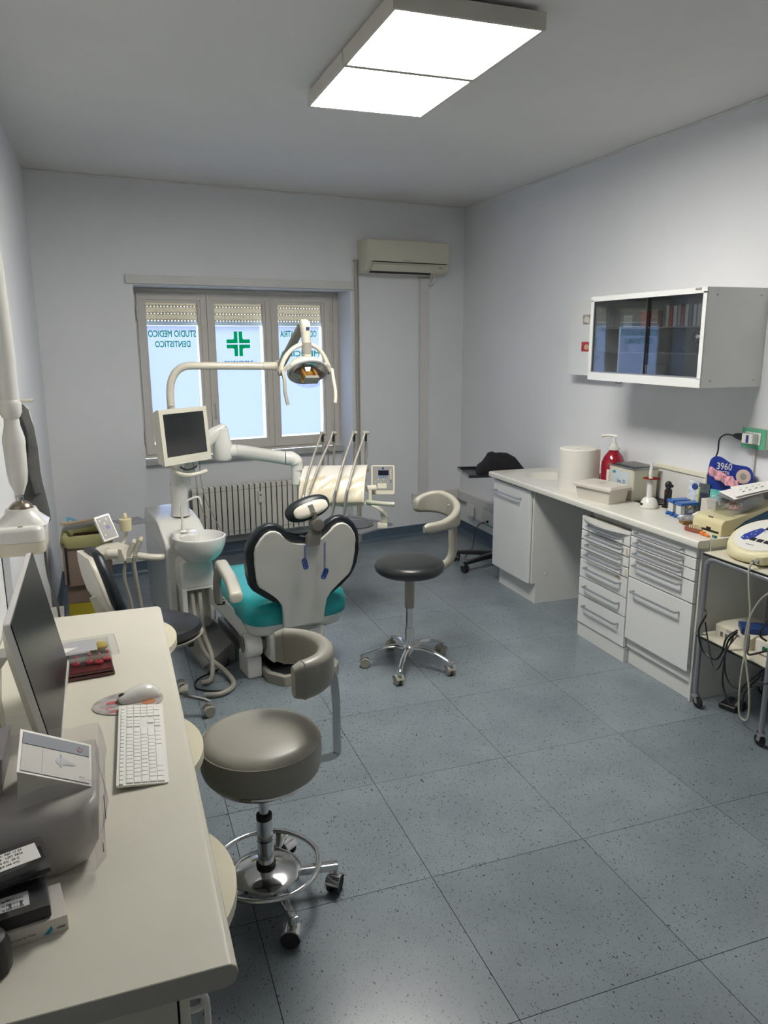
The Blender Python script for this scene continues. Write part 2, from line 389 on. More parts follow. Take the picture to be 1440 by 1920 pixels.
# ------------------------------------------------------------------ radiator, pipe, trunking, air conditioner
rad = thing('radiator', 'cream column radiator with dark gaps below the window', 'radiator'); rad.location = (0, 0, 0)
RM = mat('cream_radiator_enamel', (.74, .72, .64), .35, noise=.03)
wobj(B().box(.603, 1.718, .122, .13, .192, .608).box(.6, 1.72, .13, .234, .4, .43), 'gap_shade_sheet', mat('dark_gap', (.03, .03, .03), .8), rad)  # near-black sheet behind the columns, its colour standing in for shade in the gaps
nf = 23; pw = 1.12/nf
fins = None
for k in range(nf):
    x = .602+pw*k
    if fins is None:
        f0 = B().box(0, pw-.0095, .10, .12, .188, .612, .004).box(.002, pw-.010, .122, .19, .595, .612, .004)
        f0.xf(RZ(TH)); f0 = f0.obj('column', RM, rad, smooth=False); fins = f0.data
    else:
        f0 = bpy.data.objects.new('column', fins); COL.objects.link(f0); f0.parent = rad
    f0.location = WM @ Vector((x, 0, 0))
wobj(B().box(.60, 1.715, .0985, .0995, .572, .5745).box(.60, 1.715, .0985, .0995, .222, .2245), 'header_shadow_line', mat('painted_shadow_grey', (.16, .155, .14), .5), rad)  # thin dark strips painting the shadow lines along the top and bottom headers
hc = tag(wobj(B().box(1.155, 1.187, .070, .0975, .452, .548, .004), 'heat_meter', PLASW), 'small white heat meter clipped on the radiator front', 'meter')
wobj(B().box(1.163, 1.179, .0685, .0702, .512, .521), 'display', BLACK, hc)
tag(wobj(B().tube([(2.05, -.02, .0), (2.05, -.02, 2.43)], .012, 10).tube([(2.075, -.012, .0), (2.075, -.012, 2.40)], .007, 8).box(2.035, 2.065, -.035, 0, 2.43, 2.445), 'wall_pipe', mat('beige_painted_pipe', (.42, .39, .34), .5)), 'thin beige pipe running up the wall right of the window', 'pipe')
TR = mat('white_trunking', (.66, .65, .63), .5, noise=.02)
tag(wobj(B().box(2.672, 2.752, -.045, -.001, .405, 2.314, .003), 'vertical_trunking', TR), 'white vertical cable trunking below the air conditioner', 'trunking')
tr = thing('low_trunking', 'white horizontal wall trunking turning the corner near the floor', 'trunking')
wobj(B().box(2.60, 3.095, -.05, -.001, .322, .403, .003), 'back_run', TR, tr)
B().box(XR-.05, XR-.001, 5.05, 6.50, .316, .400, .003).obj('side_run', TR, tr)
B().box(XR-.052, XR-.001, 5.05, 6.3, .20, .316, .003).obj('lower_plate', LAM, tr)
ac = thing('air_conditioner', 'cream split air conditioner high on the wall right of the window', 'air conditioner')
ACM = mat('aged_ivory_plastic', (.60, .58, .47), .35, noise=.02)
prof = [(-.001, 2.60), (-.001, 2.335), (-.06, 2.330), (-.13, 2.338), (-.165, 2.37), (-.19, 2.41), (-.197, 2.44), (-.197, 2.585), (-.185, 2.60)]
wobj(B().prism(prof, 2.072, 2.862, 'x', bev=.006), 'housing', ACM, ac)
wobj(B().box(2.085, 2.85, -.203, -.195, 2.425, 2.592, .003), 'front_panel', ACM, ac)
wobj(B().prism([(-.2035, 2.418), (-.2035, 2.424), (-.19, 2.424), (-.19, 2.418)], 2.12, 2.83, 'x'), 'slot', BLACK, ac)
wobj(B().prism([(-.199, 2.402), (-.194, 2.404), (-.158, 2.352), (-.163, 2.350)], 2.12, 2.72, 'x'), 'air_flap', ACM, ac)
wobj(B().prism([(-.160, 2.353), (-.150, 2.353), (-.130, 2.337), (-.145, 2.334)], 2.12, 2.70, 'x'), 'outlet', BLACK, ac)
wobj(B().box(2.765, 2.80, -.1875, -.182, 2.385, 2.398), 'indicator', PLASG, ac)
wobj(B().box(2.40, 2.48, -.2045, -.202, 2.434, 2.440), 'maker_badge', PLASG, ac)
wobj(B().tube(catmull([(2.80, -.06, 2.34), (2.79, -.05, 2.29), (2.755, -.04, 2.26)]), .012, 8).tube([(2.76, -.07, 2.34), (2.755, -.04, 2.27)], .008), 'drain_hose', TR, ac)

# ------------------------------------------------------------------ ceiling lamp
lamp = thing('ceiling_panel_light', 'large lit double square ceiling light panel in a pale frame', 'ceiling light', (1.27, 3.22, HC))
DIFF = mat('lit_diffuser', (1, .965, .91), .5, noise=0, emit=LAMP)
LF = mat('pale_lamp_frame', (.62, .59, .53), .5)
lx, z0, z1 = .288, -.075, -.018
f = B()
for ya, yb in ((-.575, -.003), (.003, .575)):
    f.box(-lx, lx, ya, yb, -.03, z1).box(-lx, -lx+.012, ya, yb, z0, -.03).box(lx-.012, lx, ya, yb, z0, -.03).box(-lx+.012, lx-.012, ya, ya+.012, z0, -.03).box(-lx+.012, lx-.012, yb-.012, yb, z0, -.03)
f.obj('lamp_frame', LF, lamp, smooth=False)
for ya, yb in ((-.563, -.028), (.028, .563)):
    B().box(-lx+.012, lx-.012, ya, yb, z0+.003, z0+.012).obj('diffuser', DIFF, lamp, smooth=False)
for y in (-.42, .42): B().box(-.2, .2, y-.03, y+.03, z1, 0).obj('bracket', LF, lamp)

# ------------------------------------------------------------------ right-hand cabinets and worktop
wt = thing('worktop', 'long cream worktop with a moulded basin on the white cabinets', 'worktop')
CT = .845
WTM = mat('pale_worktop', (.73, .715, .65), .28, noise=.02, coat=.25)
wb = B()
outer = [(2.60, 2.828), (3.108, 2.80), (3.108, 4.99), (2.60, 4.99)]
# top with a round hole for the basin
bx, by, br = 2.905, 4.66, .165
N = 32
def edgept(a):
    dx, dy = math.cos(a), math.sin(a); t = min(((3.108-bx)/dx if dx > 1e-6 else 9), ((2.612-bx)/dx if dx < -1e-6 else 9), ((4.99-by)/dy if dy > 1e-6 else 9), ((4.30-by)/dy if dy < -1e-6 else 9)); return (bx+dx*t, by+dy*t)
angs = sorted({math.atan2(y-by, x-bx) for x, y in ((3.108, 4.30), (3.108, 4.99), (2.612, 4.99), (2.612, 4.30))} | {-math.pi+2*math.pi*k/N for k in range(N)})
oi = [wb.b.verts.new((*edgept(a), CT)) for a in angs]; ii = [wb.b.verts.new((bx+br*math.cos(a), by+br*.95*math.sin(a), CT)) for a in angs]
for k in range(len(angs)): k2 = (k+1) % len(angs); wb.b.faces.new((oi[k], oi[k2], ii[k2], ii[k]))
wb.box(2.612, 3.108, 2.828, 4.30, CT-.04, CT)
wb.prism([(2.612, CT-.04), (2.606, CT-.04), (2.598, CT-.034), (2.596, CT-.02), (2.598, CT-.007), (2.604, CT-.001), (2.612, CT)], 2.828, 4.99, 'y')
wb.box(2.612, 3.108, 4.985, 4.99, CT-.04, CT).box(2.612, 2.66, 4.30, 4.985, CT-.04, CT-.03)
wb.obj('top_board', WTM, wt, angle=30)
B().lathe([(br, 0), (br*.97, -.004), (br*.93, -.03), (br*.8, -.09), (br*.5, -.12), (.02, -.125), (0, -.125)], (bx, by, CT), seg=36, sy=.95).obj('basin', WTM, wt)
B().cyl((bx, by, CT-.124), (bx, by, CT-.121), .02).obj('drain', CHROME, wt)

def hbar(z, y0, y1, x, par, r=.0058):
    """bow handle, its bar standing off the drawer front"""
    return B().tube(catmull([(x, y1, z), (x-.022, y1-.004, z), (x-.028, y1-.03, z), (x-.028, y0+.03, z), (x-.022, y0+.004, z), (x, y0, z)], 4), r, 8).obj('handle', ALU, par)
def front(name, y0, y1, z0, z1, par, x=2.622, m=LAM2):
    return B().box(x, x+.02, y0, y1, z0, z1, .003).obj(name, m, par)
cab = thing('sink_cabinet', 'white cupboard with one door under the basin end of the worktop', 'cabinet')
B().box(2.644, 3.10, 4.41, 4.43, .145, .80, .001).box(2.644, 3.10, 4.932, 4.95, .145, .80, .001).box(2.644, 3.10, 4.43, 4.932, .145, .163).box(3.085, 3.10, 4.43, 4.932, .163, .80).obj('body', LAM, cab)
B().box(2.675, 3.10, 4.41, 4.93, 0, .145, .001).obj('plinth', LAM, cab)
d = front('door', 4.43, 4.95, .145, .793, cab); hbar(.72, 4.55, 4.90, 2.622, d)
B().cyl((2.75, 4.4095, .21), (2.75, 4.404, .21), .006, seg=10).obj('screw_cap', LAM2, cab); B().cyl((2.66, 4.4095, .76), (2.66, 4.404, .76), .004, seg=8).obj('screw_cap', LAM2, cab)
cab = thing('narrow_drawer_cabinet', 'white cabinet of seven drawers, top tray pulled out, left of the drawer pair', 'cabinet')
B().box(2.644, 3.10, 3.365, 3.815, .10, .70, .001).box(2.70, 3.10, 3.365, 3.815, .70, .803, .001).obj('body', LAM, cab)
B().box(2.630, 3.10, 3.362, 3.82, 0, .088, .001).obj('plinth', LAM, cab)
zz = [.757, .675, .616, .556, .499, .381, .268, .090]
for k in range(7):
    d = front('drawer', 3.364, 3.818, zz[k+1]+.003, zz[k]-.003 if k else .742, cab)
    zt = zz[k] if k else .757
    h = zt-zz[k+1]; hbar(zt-(.045 if k == 0 else .022 if h < .08 else .045 if h < .13 else .055), 3.42, 3.745, 2.622, d)
# pulled-out moulded tray above the first drawer
tp = catmull([(3.362, 2.622), (3.40, 2.612), (3.50, 2.585), (3.59, 2.578), (3.68, 2.585), (3.78, 2.612), (3.818, 2.622)], 4)
o = B(); pts = [(y, x) for y, x in [(p.x, p.y) if False else (p[0], p[1]) for p in [(v.x, v.y) for v in [Vector((q[0], q[1], 0)) for q in tp]]]]
ol = [(x, y) for y, x in pts]+[(2.64, 3.818), (2.64, 3.362)]
o.prism(ol, .742, .762, 'z', bev=.004); o.obj('tray_lip', PLASW, cab)
B().box(2.64, 2.80, 3.37, 3.81, .742, .748).box(2.64, 2.80, 3.37, 3.374, .748, .757).box(2.64, 2.80, 3.806, 3.81, .748, .757).obj('tray', PLASG, cab)
for ya, yb, za, zb in ((3.366, 3.392, .622, .668), (3.366, 3.388, .505, .548), (3.42, 3.47, .470, .494)):
    B().prism([(ya, za), (yb, za+.006), (yb-.004, zb), (ya+.008, zb-.004)], 2.6205, 2.6222, 'x').obj('worn_patch', mat('worn_beige_patch', (.60, .50, .38), .6, noise=.15, nscale=90), cab)
cab = thing('wide_drawer_cabinet', 'white cabinet of five drawers, deep bottom drawer, nearest the steel trolley', 'cabinet')
B().box(2.644, 3.10, 2.8575, 3.358, .10, .803, .001).obj('body', LAM, cab)
B().box(2.66, 3.10, 2.8575, 3.358, 0, .15, .001).obj('plinth', LAM, cab)
B().box(2.645, 3.10, 2.845, 2.857, .0, .80, .001).obj('side_panel', LAM, cab)
zz = [.803, .747, .688, .628, .515, .155]
for k in range(5):
    d = front('drawer', 2.858, 3.356, zz[k+1]+.003, zz[k]-.003, cab)
    hbar(zz[k]-(.030 if k < 3 else .035 if k == 3 else .07), 2.945, 3.30, 2.622, d)

# ------------------------------------------------------------------ wall cabinet and first-aid panel
wc = thing('glass_wall_cabinet', 'white wall cabinet with dark sliding glass doors above the worktop', 'cabinet')
y0, y1, z0, z1, x0 = 3.052, 3.998, 1.552, 2.031, 2.73
c = B().box(x0, XR-.001, y0, y0+.02, z0, z1, .001).box(x0, XR-.001, y1-.02, y1, z0, z1, .001).box(x0, XR-.001, y0+.02, y1-.02, z0, z0+.02).box(x0, XR-.001, y0+.02, y1-.02, z1-.02, z1).box(XR-.01, XR-.001, y0+.02, y1-.02, z0+.02, z1-.02)
c.box(x0-.003, x0+.004, y0, y1, z1-.028, z1, .001).box(x0-.003, x0+.004, y0, y1, z0, z0+.045, .001).box(x0-.003, x0+.004, y1-.028, y1, z0+.04, z1-.02, .001).box(x0-.003, x0+.004, y0, y0+.026, z0+.04, z1-.02, .001)
c.obj('body', LAM2, wc, smooth=False)
B().box(x0+.004, x0+.028, y0+.02, y1-.02, z0+.045, z0+.052).obj('door_track', ALU, wc)
g = B().box(x0+.008, x0+.012, 3.50, y1-.026, z0+.048, z1-.026).obj('glass_door', DARKG, wc, smooth=False)
g2 = B().box(x0+.018, x0+.022, y0+.024, 3.51, z0+.048, z1-.026).obj('glass_door', DARKG, wc, smooth=False)
B().box(x0+.006, x0+.014, 3.493, 3.50, z0+.048, z1-.026).obj('edge_strip', mat('dark_bronze', (.06, .05, .04), .3, .6), g)
for z in (1.71, 1.845): B().box(x0+.05, XR-.011, y0+.021, y1-.021, z, z+.006).obj('inner_shelf', mat('glass_shelf', (.30, .33, .32), .2), wc)
B().cyl((x0+.006, 3.086, 1.80), (x0-.012, 3.086, 1.80), .010).obj('lock', CHROME, wc)
for yy in (y0-.0005,):
    for xx in (2.79, 3.06):
        for z in (1.585, 1.995): B().cyl((xx, yy, z), (xx, yy-.003, z), .005, seg=10).obj('screw', STEEL, wc)
B().box(x0-.006, x0-.002, 3.09, 3.13, z1-.012, z1-.002).obj('maker_plate', PLASG, wc)
tag(B().tube(catmull([(2.80, 3.80, 1.551), (2.79, 3.80, 1.538), (2.79, 3.76, 1.538), (2.80, 3.76, 1.551)]), .004, 8).obj('hook', STEEL), 'small steel hook under the glass wall cabinet', 'hook')
# contents, seen dimly through the smoked doors
bookc = [(.55, .55, .52), (.5, .06, .06), (.6, .6, .6), (.45, .42, .36), (.55, .1, .1), (.6, .58, .5), (.1, .1, .12), (.5, .5, .48)]
y = 3.41
for k in range(9):
    w = [.022, .018, .026, .020, .016, .024, .020, .022, .03][k]; h = [.11, .10, .105, .11, .095, .11, .10, .105, .11][k]
    o = B().box(x0+.06, x0+.20, y-w, y, 1.8512, 1.851+h, .001).obj('box_file', mat('box_file_%d' % (k % 8), bookc[k % 8], .6))
    tag(o, ['pale', 'red', 'white', 'beige', 'dark red', 'cream', 'black', 'grey', 'broad pale'][k]+' slim box standing on the wall cabinet\'s top shelf, '+['leftmost', 'second from left', 'third from left', 'fourth from left', 'fifth from left', 'sixth from left', 'third from right', 'second from right', 'rightmost'][k], 'box', 'slim boxes on the top shelf of the wall cabinet'); y -= w+.008
for (ya, yb, za, zb, cc, lb) in ((3.70, 3.78, 1.8512, 1.92, (.55, .55, .52), 'white carton on the wall cabinet\'s top shelf, left half'), (3.58, 3.63, 1.8512, 1.94, (.5, .05, .05), 'red topped carton on the wall cabinet\'s top shelf near the door joint'),
                             (3.62, 3.72, 1.7162, 1.80, (.08, .06, .12), 'dark violet carton on the wall cabinet\'s middle shelf'), (3.53, 3.60, 1.573, 1.65, (.45, .47, .5), 'pale carton on the wall cabinet\'s floor, beside the door joint')):
    tag(B().box(x0+.07, x0+.18, ya, yb, za, zb, .001).obj('carton', mat('carton_%.2f' % ya, cc, .6)), lb, 'box')
tag(B().tube(catmull([(x0+.1, 3.20, 1.742), (x0+.1, 3.235, 1.80), (x0+.1, 3.19, 1.835), (x0+.1, 3.14, 1.80), (x0+.1, 3.15, 1.742)]), .008, 8).ell((x0+.1, 3.20, 1.748), .02, .018, .03).ell((x0+.1, 3.15, 1.748), .02, .018, .03).obj('headset', BLACK), 'black headset standing on the wall cabinet\'s middle shelf', 'headset')

fa = thing('wall_box', 'flat white wall box with two small pictures, left of the glass cabinet', 'wall box')
B().box(3.02, XR-.001, 4.13, 4.665, 1.552, 2.035, .003).obj('case', LAM2, fa)
p = B().box(3.016, 3.0195, 4.40, 4.505, 1.885, 1.948).obj('picture', mat('tooth_photo', (.35, .32, .30), .4, noise=.6, nscale=40), fa)
B().ell((3.016, 4.46, 1.915), .002, .035, .020).obj('tooth_shape', mat('tooth_white', (.6, .58, .52), .4), p)
p = B().box(3.016, 3.0195, 4.40, 4.508, 1.710, 1.772).obj('picture', mat('red_gum_photo', (.38, .02, .02), .4, noise=.5, nscale=30), fa)
B().ell((3.016, 4.45, 1.738), .002, .028, .018).obj('tooth_shape', mat('tooth_yellow', (.6, .42, .25), .4), p)

# ------------------------------------------------------------------ stools
def caster(par, loc, ang, hood, wheel, r=.026, name='caster'):
    M = T(*loc) @ RZ(ang)
    c = B()
    for s in (-1, 1): c.cyl((-.012, s*.006, r), (-.012, s*.021, r), r, seg=20, bev=.004)
    c.xf(M); c = c.obj(name, wheel, par)
    h = B(); prof = [(-.012+(r+.004)*math.cos(R(a)), r+(r+.004)*math.sin(R(a))) for a in range(15, 166, 15)]
    prof2 = [(-.012+(r-.001)*math.cos(R(a)), r+(r-.001)*math.sin(R(a))) for a in range(165, 14, -15)]
    h.prism(prof+prof2, -.023, .023, 'y'); h.cyl((0, 0, r+.012), (0, 0, loc[2] if False else 2*r+.014), .008, seg=12)
    h.xf(M); h.obj('caster_hood', hood, c)
    return c
def curved_pad(c0, r, a0, a1, z0, h, t, taper=.35, n=14, lift=None, droop=0):
    """C-shaped padded rest swept on an arc; rings are rounded sections"""
    rings = []
    for i in range(n+1):
        u = i/n; a = R(a0+(a1-a0)*u); e = min(1, min(u, 1-u)*2/taper) if taper else 1; e = math.sin(e*math.pi/2)**.5 if e < 1 else 1
        e = max(e, .05); hh = h*(.55+.45*e) if lift is None else h*lift(u); tt = t*(.75+.25*e)
        k = 1 if 0 < i < n else .8
        cx, cy = c0; ring = []
        for (p, q) in rrect(tt*k, hh*k, min(tt, hh)*k*.42, 3):
            ring.append((cx+(r+p)*math.cos(a), cy+(r+p)*math.sin(a), z0+q-droop*abs(u-.5)*2))
        rings.append(ring)
    return rings
def dark_stool(x, y, rz, label):
    t = thing('operator_stool', label, 'stool', (x, y, 0), rz, )
    B().lathe([(0, .545), (.14, .545), (.17, .549), (.186, .562), (.192, .582), (.187, .600), (.170, .613), (.13, .620), (.06, .623), (0, .624)], seg=40).obj('seat', VBLK, t)
    B().lathe([(0, .532), (.12, .532), (.155, .545), (.12, .549), (0, .549)], seg=32).obj('seat_pan', PLASG, t)
    B().cyl((0, 0, .512), (0, 0, .534), .022, seg=20).obj('collar', BLACK, t)
    B().cyl((0, 0, .345), (0, 0, .516), .0265, seg=24, bev=.003).obj('column_cover', PLASG, t)
    B().cyl((0, 0, .23), (0, 0, .35), .020, seg=24).obj('gas_column', CHROME, t)
    B().cyl((0, 0, .118), (0, 0, .232), .027, seg=24, bev=.004).obj('lower_column', CHROME, t)
    h = B().lathe([(0, .072), (.03, .075), (.04, .09), (.038, .115), (.028, .125), (0, .125)]).obj('hub', CHROME, t)
    for k in range(5):
        a = 90+72*k+K5; M = RZ(a)
        l = B(); l.tube(catmull([(.02, 0, .105), (.09, 0, .118), (.17, 0, .105), (.235, 0, .083), (.262, 0, .068)], 4), [.017]*4+[.015]*5+[.013]*7+[.011], 10, flat=.75)
        l.cyl((.262, 0, .058), (.262, 0, .076), .014, seg=14); l.xf(M); l.obj('leg', CHROME, t)
        p = M @ Vector((.262, 0, 0)); caster(t, (p.x, p.y, 0), a+40*(k % 3-1), PLASG, PLASG)
    # moulded arm rest on a bent post
    po = catmull([(.10, .0, .543), (.18, .0, .548), (.25, .0, .565), (.283, .0, .62), (.283, 0, .72), (.278, 0, .84), (.272, 0, .90)], 5)
    n = len(po); B().tube(po, [.024+.004*math.sin(i/n*3) for i in range(n)], 12, flat=.62, up=(0, 1, 0)).obj('rest_post', PLASG, t)
    pts = catmull([(-.04, -.205, .838), (.06, -.205, .842), (.17, -.165, .850), (.245, -.09, .868), (.275, .01, .885), (.262, .10, .895), (.21, .145, .893), (.15, .15, .885), (.12, .14, .882)], 4)
    rings = []
    for i, pnt in enumerate(pts):
        u = i/(len(pts)-1); d = (pts[min(i+1, len(pts)-1)]-pts[max(i-1, 0)]).normalized(); sd = d.cross(Vector((0, 0, 1))).normalized()
        hgt = .058+.075*math.sin(math.pi*min(1, max(0, (u-.15)/.85)))**1; th = .04
        e = .6 if i in (0, len(pts)-1) else 1
        rings.append([pnt+sd*p*e+Vector((0, 0, q*e)) for p, q in rrect(th, hgt, .019, 3)])
    B().loft(rings).obj('arm_rest', PLASG, t, angle=60)
    B().lathe([(0, -.006), (.022, -.004), (.026, .004), (.02, .012), (0, .014)], (.285, 0, .885), (1, 0, .1)).obj('rest_knob', PLASG, t)
    return t
K5 = -7
dark_stool(1.48, 3.745, 10, 'charcoal round stool with pale curved arm rest standing alone mid floor')

def grey_stool(x, y, rz):
    t = thing('padded_stool', 'tall chrome stool with thick grey round seat, foot ring and C-shaped rest beside the desk', 'stool', (x, y, 0), rz)
    B().lathe([(0, .475), (.165, .475), (.182, .482), (.188, .50), (.190, .545), (.187, .574)], seg=48).obj('seat_side', GVIN, t)
    B().lathe([(.187, .574), (.176, .590), (.15, .600), (.09, .606), (0, .608)], seg=48).obj('seat', GVIN, t)
    B().tube([(.1875*math.cos(R(a)), .1875*math.sin(R(a)), .575) for a in range(0, 360, 8)], .0022, 6, closed=True).obj('piping', GVIN, t)
    B().tube([(.190*math.cos(R(a)), .190*math.sin(R(a)), .52-.0) for a in (-31, -30)], .001, 4).obj('seam', GVIN, t)
    B().cyl((0, 0, .458), (0, 0, .475), .06, seg=24).box(-.15, .15, -.02, .02, .462, .474).box(-.02, .02, -.15, .15, .462, .474).obj('seat_plate', BLACK, t)
    B().tube([(.158*math.cos(R(a)), .158*math.sin(R(a)), .462) for a in range(0, 360, 8)], .008, 8, closed=True).obj('under_ring', CHROME, t)
    B().cyl((0, 0, .30), (0, 0, .46), .0155, seg=24).obj('piston', CHROME, t)
    B().cyl((0, 0, .296), (0, 0, .312), .0255, seg=24).obj('upper_gasket', RUBBER, t)
    B().cyl((0, 0, .225), (0, 0, .297), .0255, seg=24).cyl((0, 0, .130), (0, 0, .222), .0262, seg=24).obj('column', CHROME, t)
    B().cyl((0, 0, .122), (0, 0, .138), .032, seg=24).obj('lower_gasket', RUBBER, t)
    B().lathe([(0, .128), (.05, .126), (.095, .118), (.112, .108), (.113, .100), (.108, .098), (0, .098)], seg=44).obj('base_disc', CHROME, t)
    B().tube([(.172*math.cos(R(a)), .172*math.sin(R(a)), .128) for a in range(0, 360, 6)], .0085, 10, closed=True).obj('foot_ring', CHROME, t)
    for k in range(5):
        a = KN+72*k; M = RZ(a)
        l = B().box(.02, .235, -.013, .013, .074, .100, .005).box(.16, .178, -.009, .009, .098, .122); l.xf(M); l.obj('leg', CHROME, t)
        p = M @ Vector((.228, 0, 0)); caster(t, (p.x, p.y, 0), a+60, CHROME, RUBBER, .031)
    # flat bracket and padded back rest
    B().bar(catmull([(.13, 0, .468), (.20, 0, .468), (.236, 0, .472), (.246, 0, .487), (.246, 0, .56), (.246, 0, .66), (.240, 0, .735), (.228, 0, .765)], 4), .026, .006, up=(0, 1, 0)).obj('rest_bracket', CHROME, t).rotation_euler = (0, 0, 0)
    rings = curved_pad((.075, .035), .145, -86, 84, .80, .12, .052, taper=.0)
    B().loft(rings).obj('back_rest', GVIN, t, angle=55)
    for i in (1, len(rings)-2): B().tube([Vector(p) for p in rings[i]], .0018, 6, closed=True).obj('piping', GVIN, t)
    return t
KN = -8
grey_stool(.365, 2.185, 0)

# assistant stool with saddle-back seat behind the desk end
t = thing('assistant_stool', 'charcoal stool with tall curved dark back, partly behind the desk end', 'stool', (.105, 3.60, 0), 0)
M = RZ(0)
B().lathe([(0, .415), (.16, .415), (.197, .427), (.212, .450), (.204, .475), (.17, .492), (.08, .497), (0, .496)], seg=36, sx=1.12, sy=.95).obj('seat', VBLK, t)
B().lathe([(0, .400), (.19, .403), (.217, .427), (.17, .421), (0, .421)], seg=36, sx=1.12, sy=.95).obj('seat_pan', PLASG, t)
B().cyl((0, 0, .12), (0, 0, .40), .024, seg=20).obj('column', CHROME, t)
B().tube([(.06, .0, .395), (.17, .02, .385), (.18, .02, .36)], .005, 8).box(.165, .195, .008, .032, .335, .365, .006).obj('lever', BLACK, t)
for k in range(5):
    a = 72*k-16; l = B(); l.tube(catmull([(.02, 0, .105), (.12, 0, .11), (.22, 0, .085), (.26, 0, .068)], 4), .013, 8); l.xf(RZ(a)); l.obj('leg', CHROME, t)
    p = RZ(a) @ Vector((.26, 0, 0)); caster(t, (p.x, p.y, 0), a+30, PLASG, PLASG)
# back: cream shell with a thick charcoal cushion, seen edge on
def backsec(z, xo, w, th, y0=.16):
    return [(xo+q, y0+p, z) for p, q in rrect(w, th, th*.45, 4)]
BKX = T(-.2, .16, 0) @ RZ(17) @ T(.2, -.16, 0)
bk_pts = [(.46, -.10, .22, .05), (.52, -.15, .30, .06), (.60, -.185, .34, .065), (.68, -.205, .33, .065), (.76, -.222, .27, .06), (.815, -.232, .19, .05), (.835, -.235, .10, .03)]
B().loft([backsec(z, x, w, th) for z, x, w, th in bk_pts]).xf(BKX).obj('back_cushion', PETROL, t, angle=60)
B().loft([backsec(z, x-.038, w*.94, .03) for z, x, w, th in bk_pts[:-1]]).xf(BKX).obj('back_shell', PLASI, t, angle=60)
B().bar(catmull([(-.05, .10, .395), (-.16, .16, .41), (-.20, .16, .50), (-.23, .16, .60)], 4), .07, .02, up=(0, 1, 0)).obj('back_post', PLASI, t)

# ------------------------------------------------------------------ dental chair
ch = thing('dental_chair', 'white dental chair with teal seat seen from behind, notched white back', 'dental chair', (.93, 3.95, 0), 8)
CX = -.06
B().prism([(-.20, -.209), (.10, -.209), (.14, -.15), (.14, .85), (-.26, .85), (-.26, -.12)], 0, .055, 'z', bev=.004).obj('base_plate', PLASG, ch)
B().prism([(-.185, -.18), (.085, -.18), (.115, -.13), (.115, .80), (-.235, .80), (-.235, -.10)], .055, .060, 'z').obj('base_mat', BLACK, ch)
B().box(CX-.13, CX+.13, .20, .62, .06, .30, .03, 3).obj('lift_column', PLASG, ch)
# lift housing under the seat
B().loft([[(x, y, z) for y, z in sec] for x, sec in ((-.235, [(-.10, .15), (-.06, .11), (.25, .11), (.25, .27), (-.05, .27), (-.10, .24)]), (-.215, [(-.13, .145), (-.09, .095), (.3, .095), (.3, .28), (-.06, .28), (-.12, .25)]), (.06, [(-.13, .17), (-.09, .13), (.3, .12), (.3, .28), (-.06, .28), (-.12, .26)]), (.08, [(-.10, .18), (-.07, .15), (.25, .14), (.25, .27), (-.05, .27), (-.10, .25)]))]).obj('lift_housing', PLASW, ch, angle=30)
B().cyl((-.355, 0, .185), (-.262, 0, .185), .068, seg=32, bev=.012).obj('pivot_drum', PLASW, ch)
B().lathe([(.0, .001), (.026, .001), (.03, -.002), (.034, .004)], (-.354, 0, .195), (-1, 0, 0), sx=1.4).obj('drum_recess', BLACK, ch)
B().tube([(-.262, 0, .185), (-.235, 0, .185)], .03, 16).cyl((-.252, 0, .185), (-.244, 0, .185), .036, seg=16).obj('pivot_shaft', PLASG, ch)
B().box(-.345, -.262, -.035, .13, 0, .125, .012, 2).obj('side_foot', PLASW, ch)
B().prism([(-.52, 0), (-.335, 0), (-.335, .118), (-.35, .122), (-.50, .012)], .235, .63, 'y', bev=.004).obj('hose_cover', mat('mid_grey_plastic', (.22, .22, .21), .45), ch)
# rear arm joining the unit
B().loft([[(x, y+p, z+q) for p, q in rrect(h, w, .02, 3)] for x, y, z, h, w in ((-.322, .03, .225, .08, .11), (-.345, .14, .28, .08, .12), (-.375, .26, .325, .08, .12), (-.40, .38, .35, .07, .11), (-.408, .42, .352, .06, .10))]).obj('link_arm', PLASW, ch, angle=50)
# seat shell and cushion
def slab(x0, x1, y0, y1, z, r, n=6): return [(a, b, z) for a, b in rrect(x1-x0, y1-y0, r, n, (x0+x1)/2, (y0+y1)/2)]
B().loft([slab(-.29, .17, -.03, .60, .225, .08), slab(-.325, .205, -.085, .64, .255, .09), slab(-.338, .22, -.105, .655, .30, .10), slab(-.338, .22, -.105, .655, .335, .10)]).obj('seat_shell', PLASW, ch, angle=50)
B().loft([slab(-.325, .21, -.09, .64, .300, .10), slab(-.352, .236, -.122, .665, .325, .11), slab(-.356, .240, -.128, .67, .375, .11), slab(-.345, .229, -.112, .66, .425, .11), slab(-.31, .195, -.075, .63, .452, .10), slab(-.22, .10, .02, .55, .462, .08)]).obj('seat_cushion', TEAL, ch, angle=70)
B().loft([slab(-.28, .16, .60, .68, .42, .03), slab(-.28, .16, .64, .73, .36, .03), slab(-.26, .14, .68, .76, .20, .03), slab(-.24, .12, .69, .77, .10, .03)]).obj('leg_rest', TEAL, ch, angle=60)
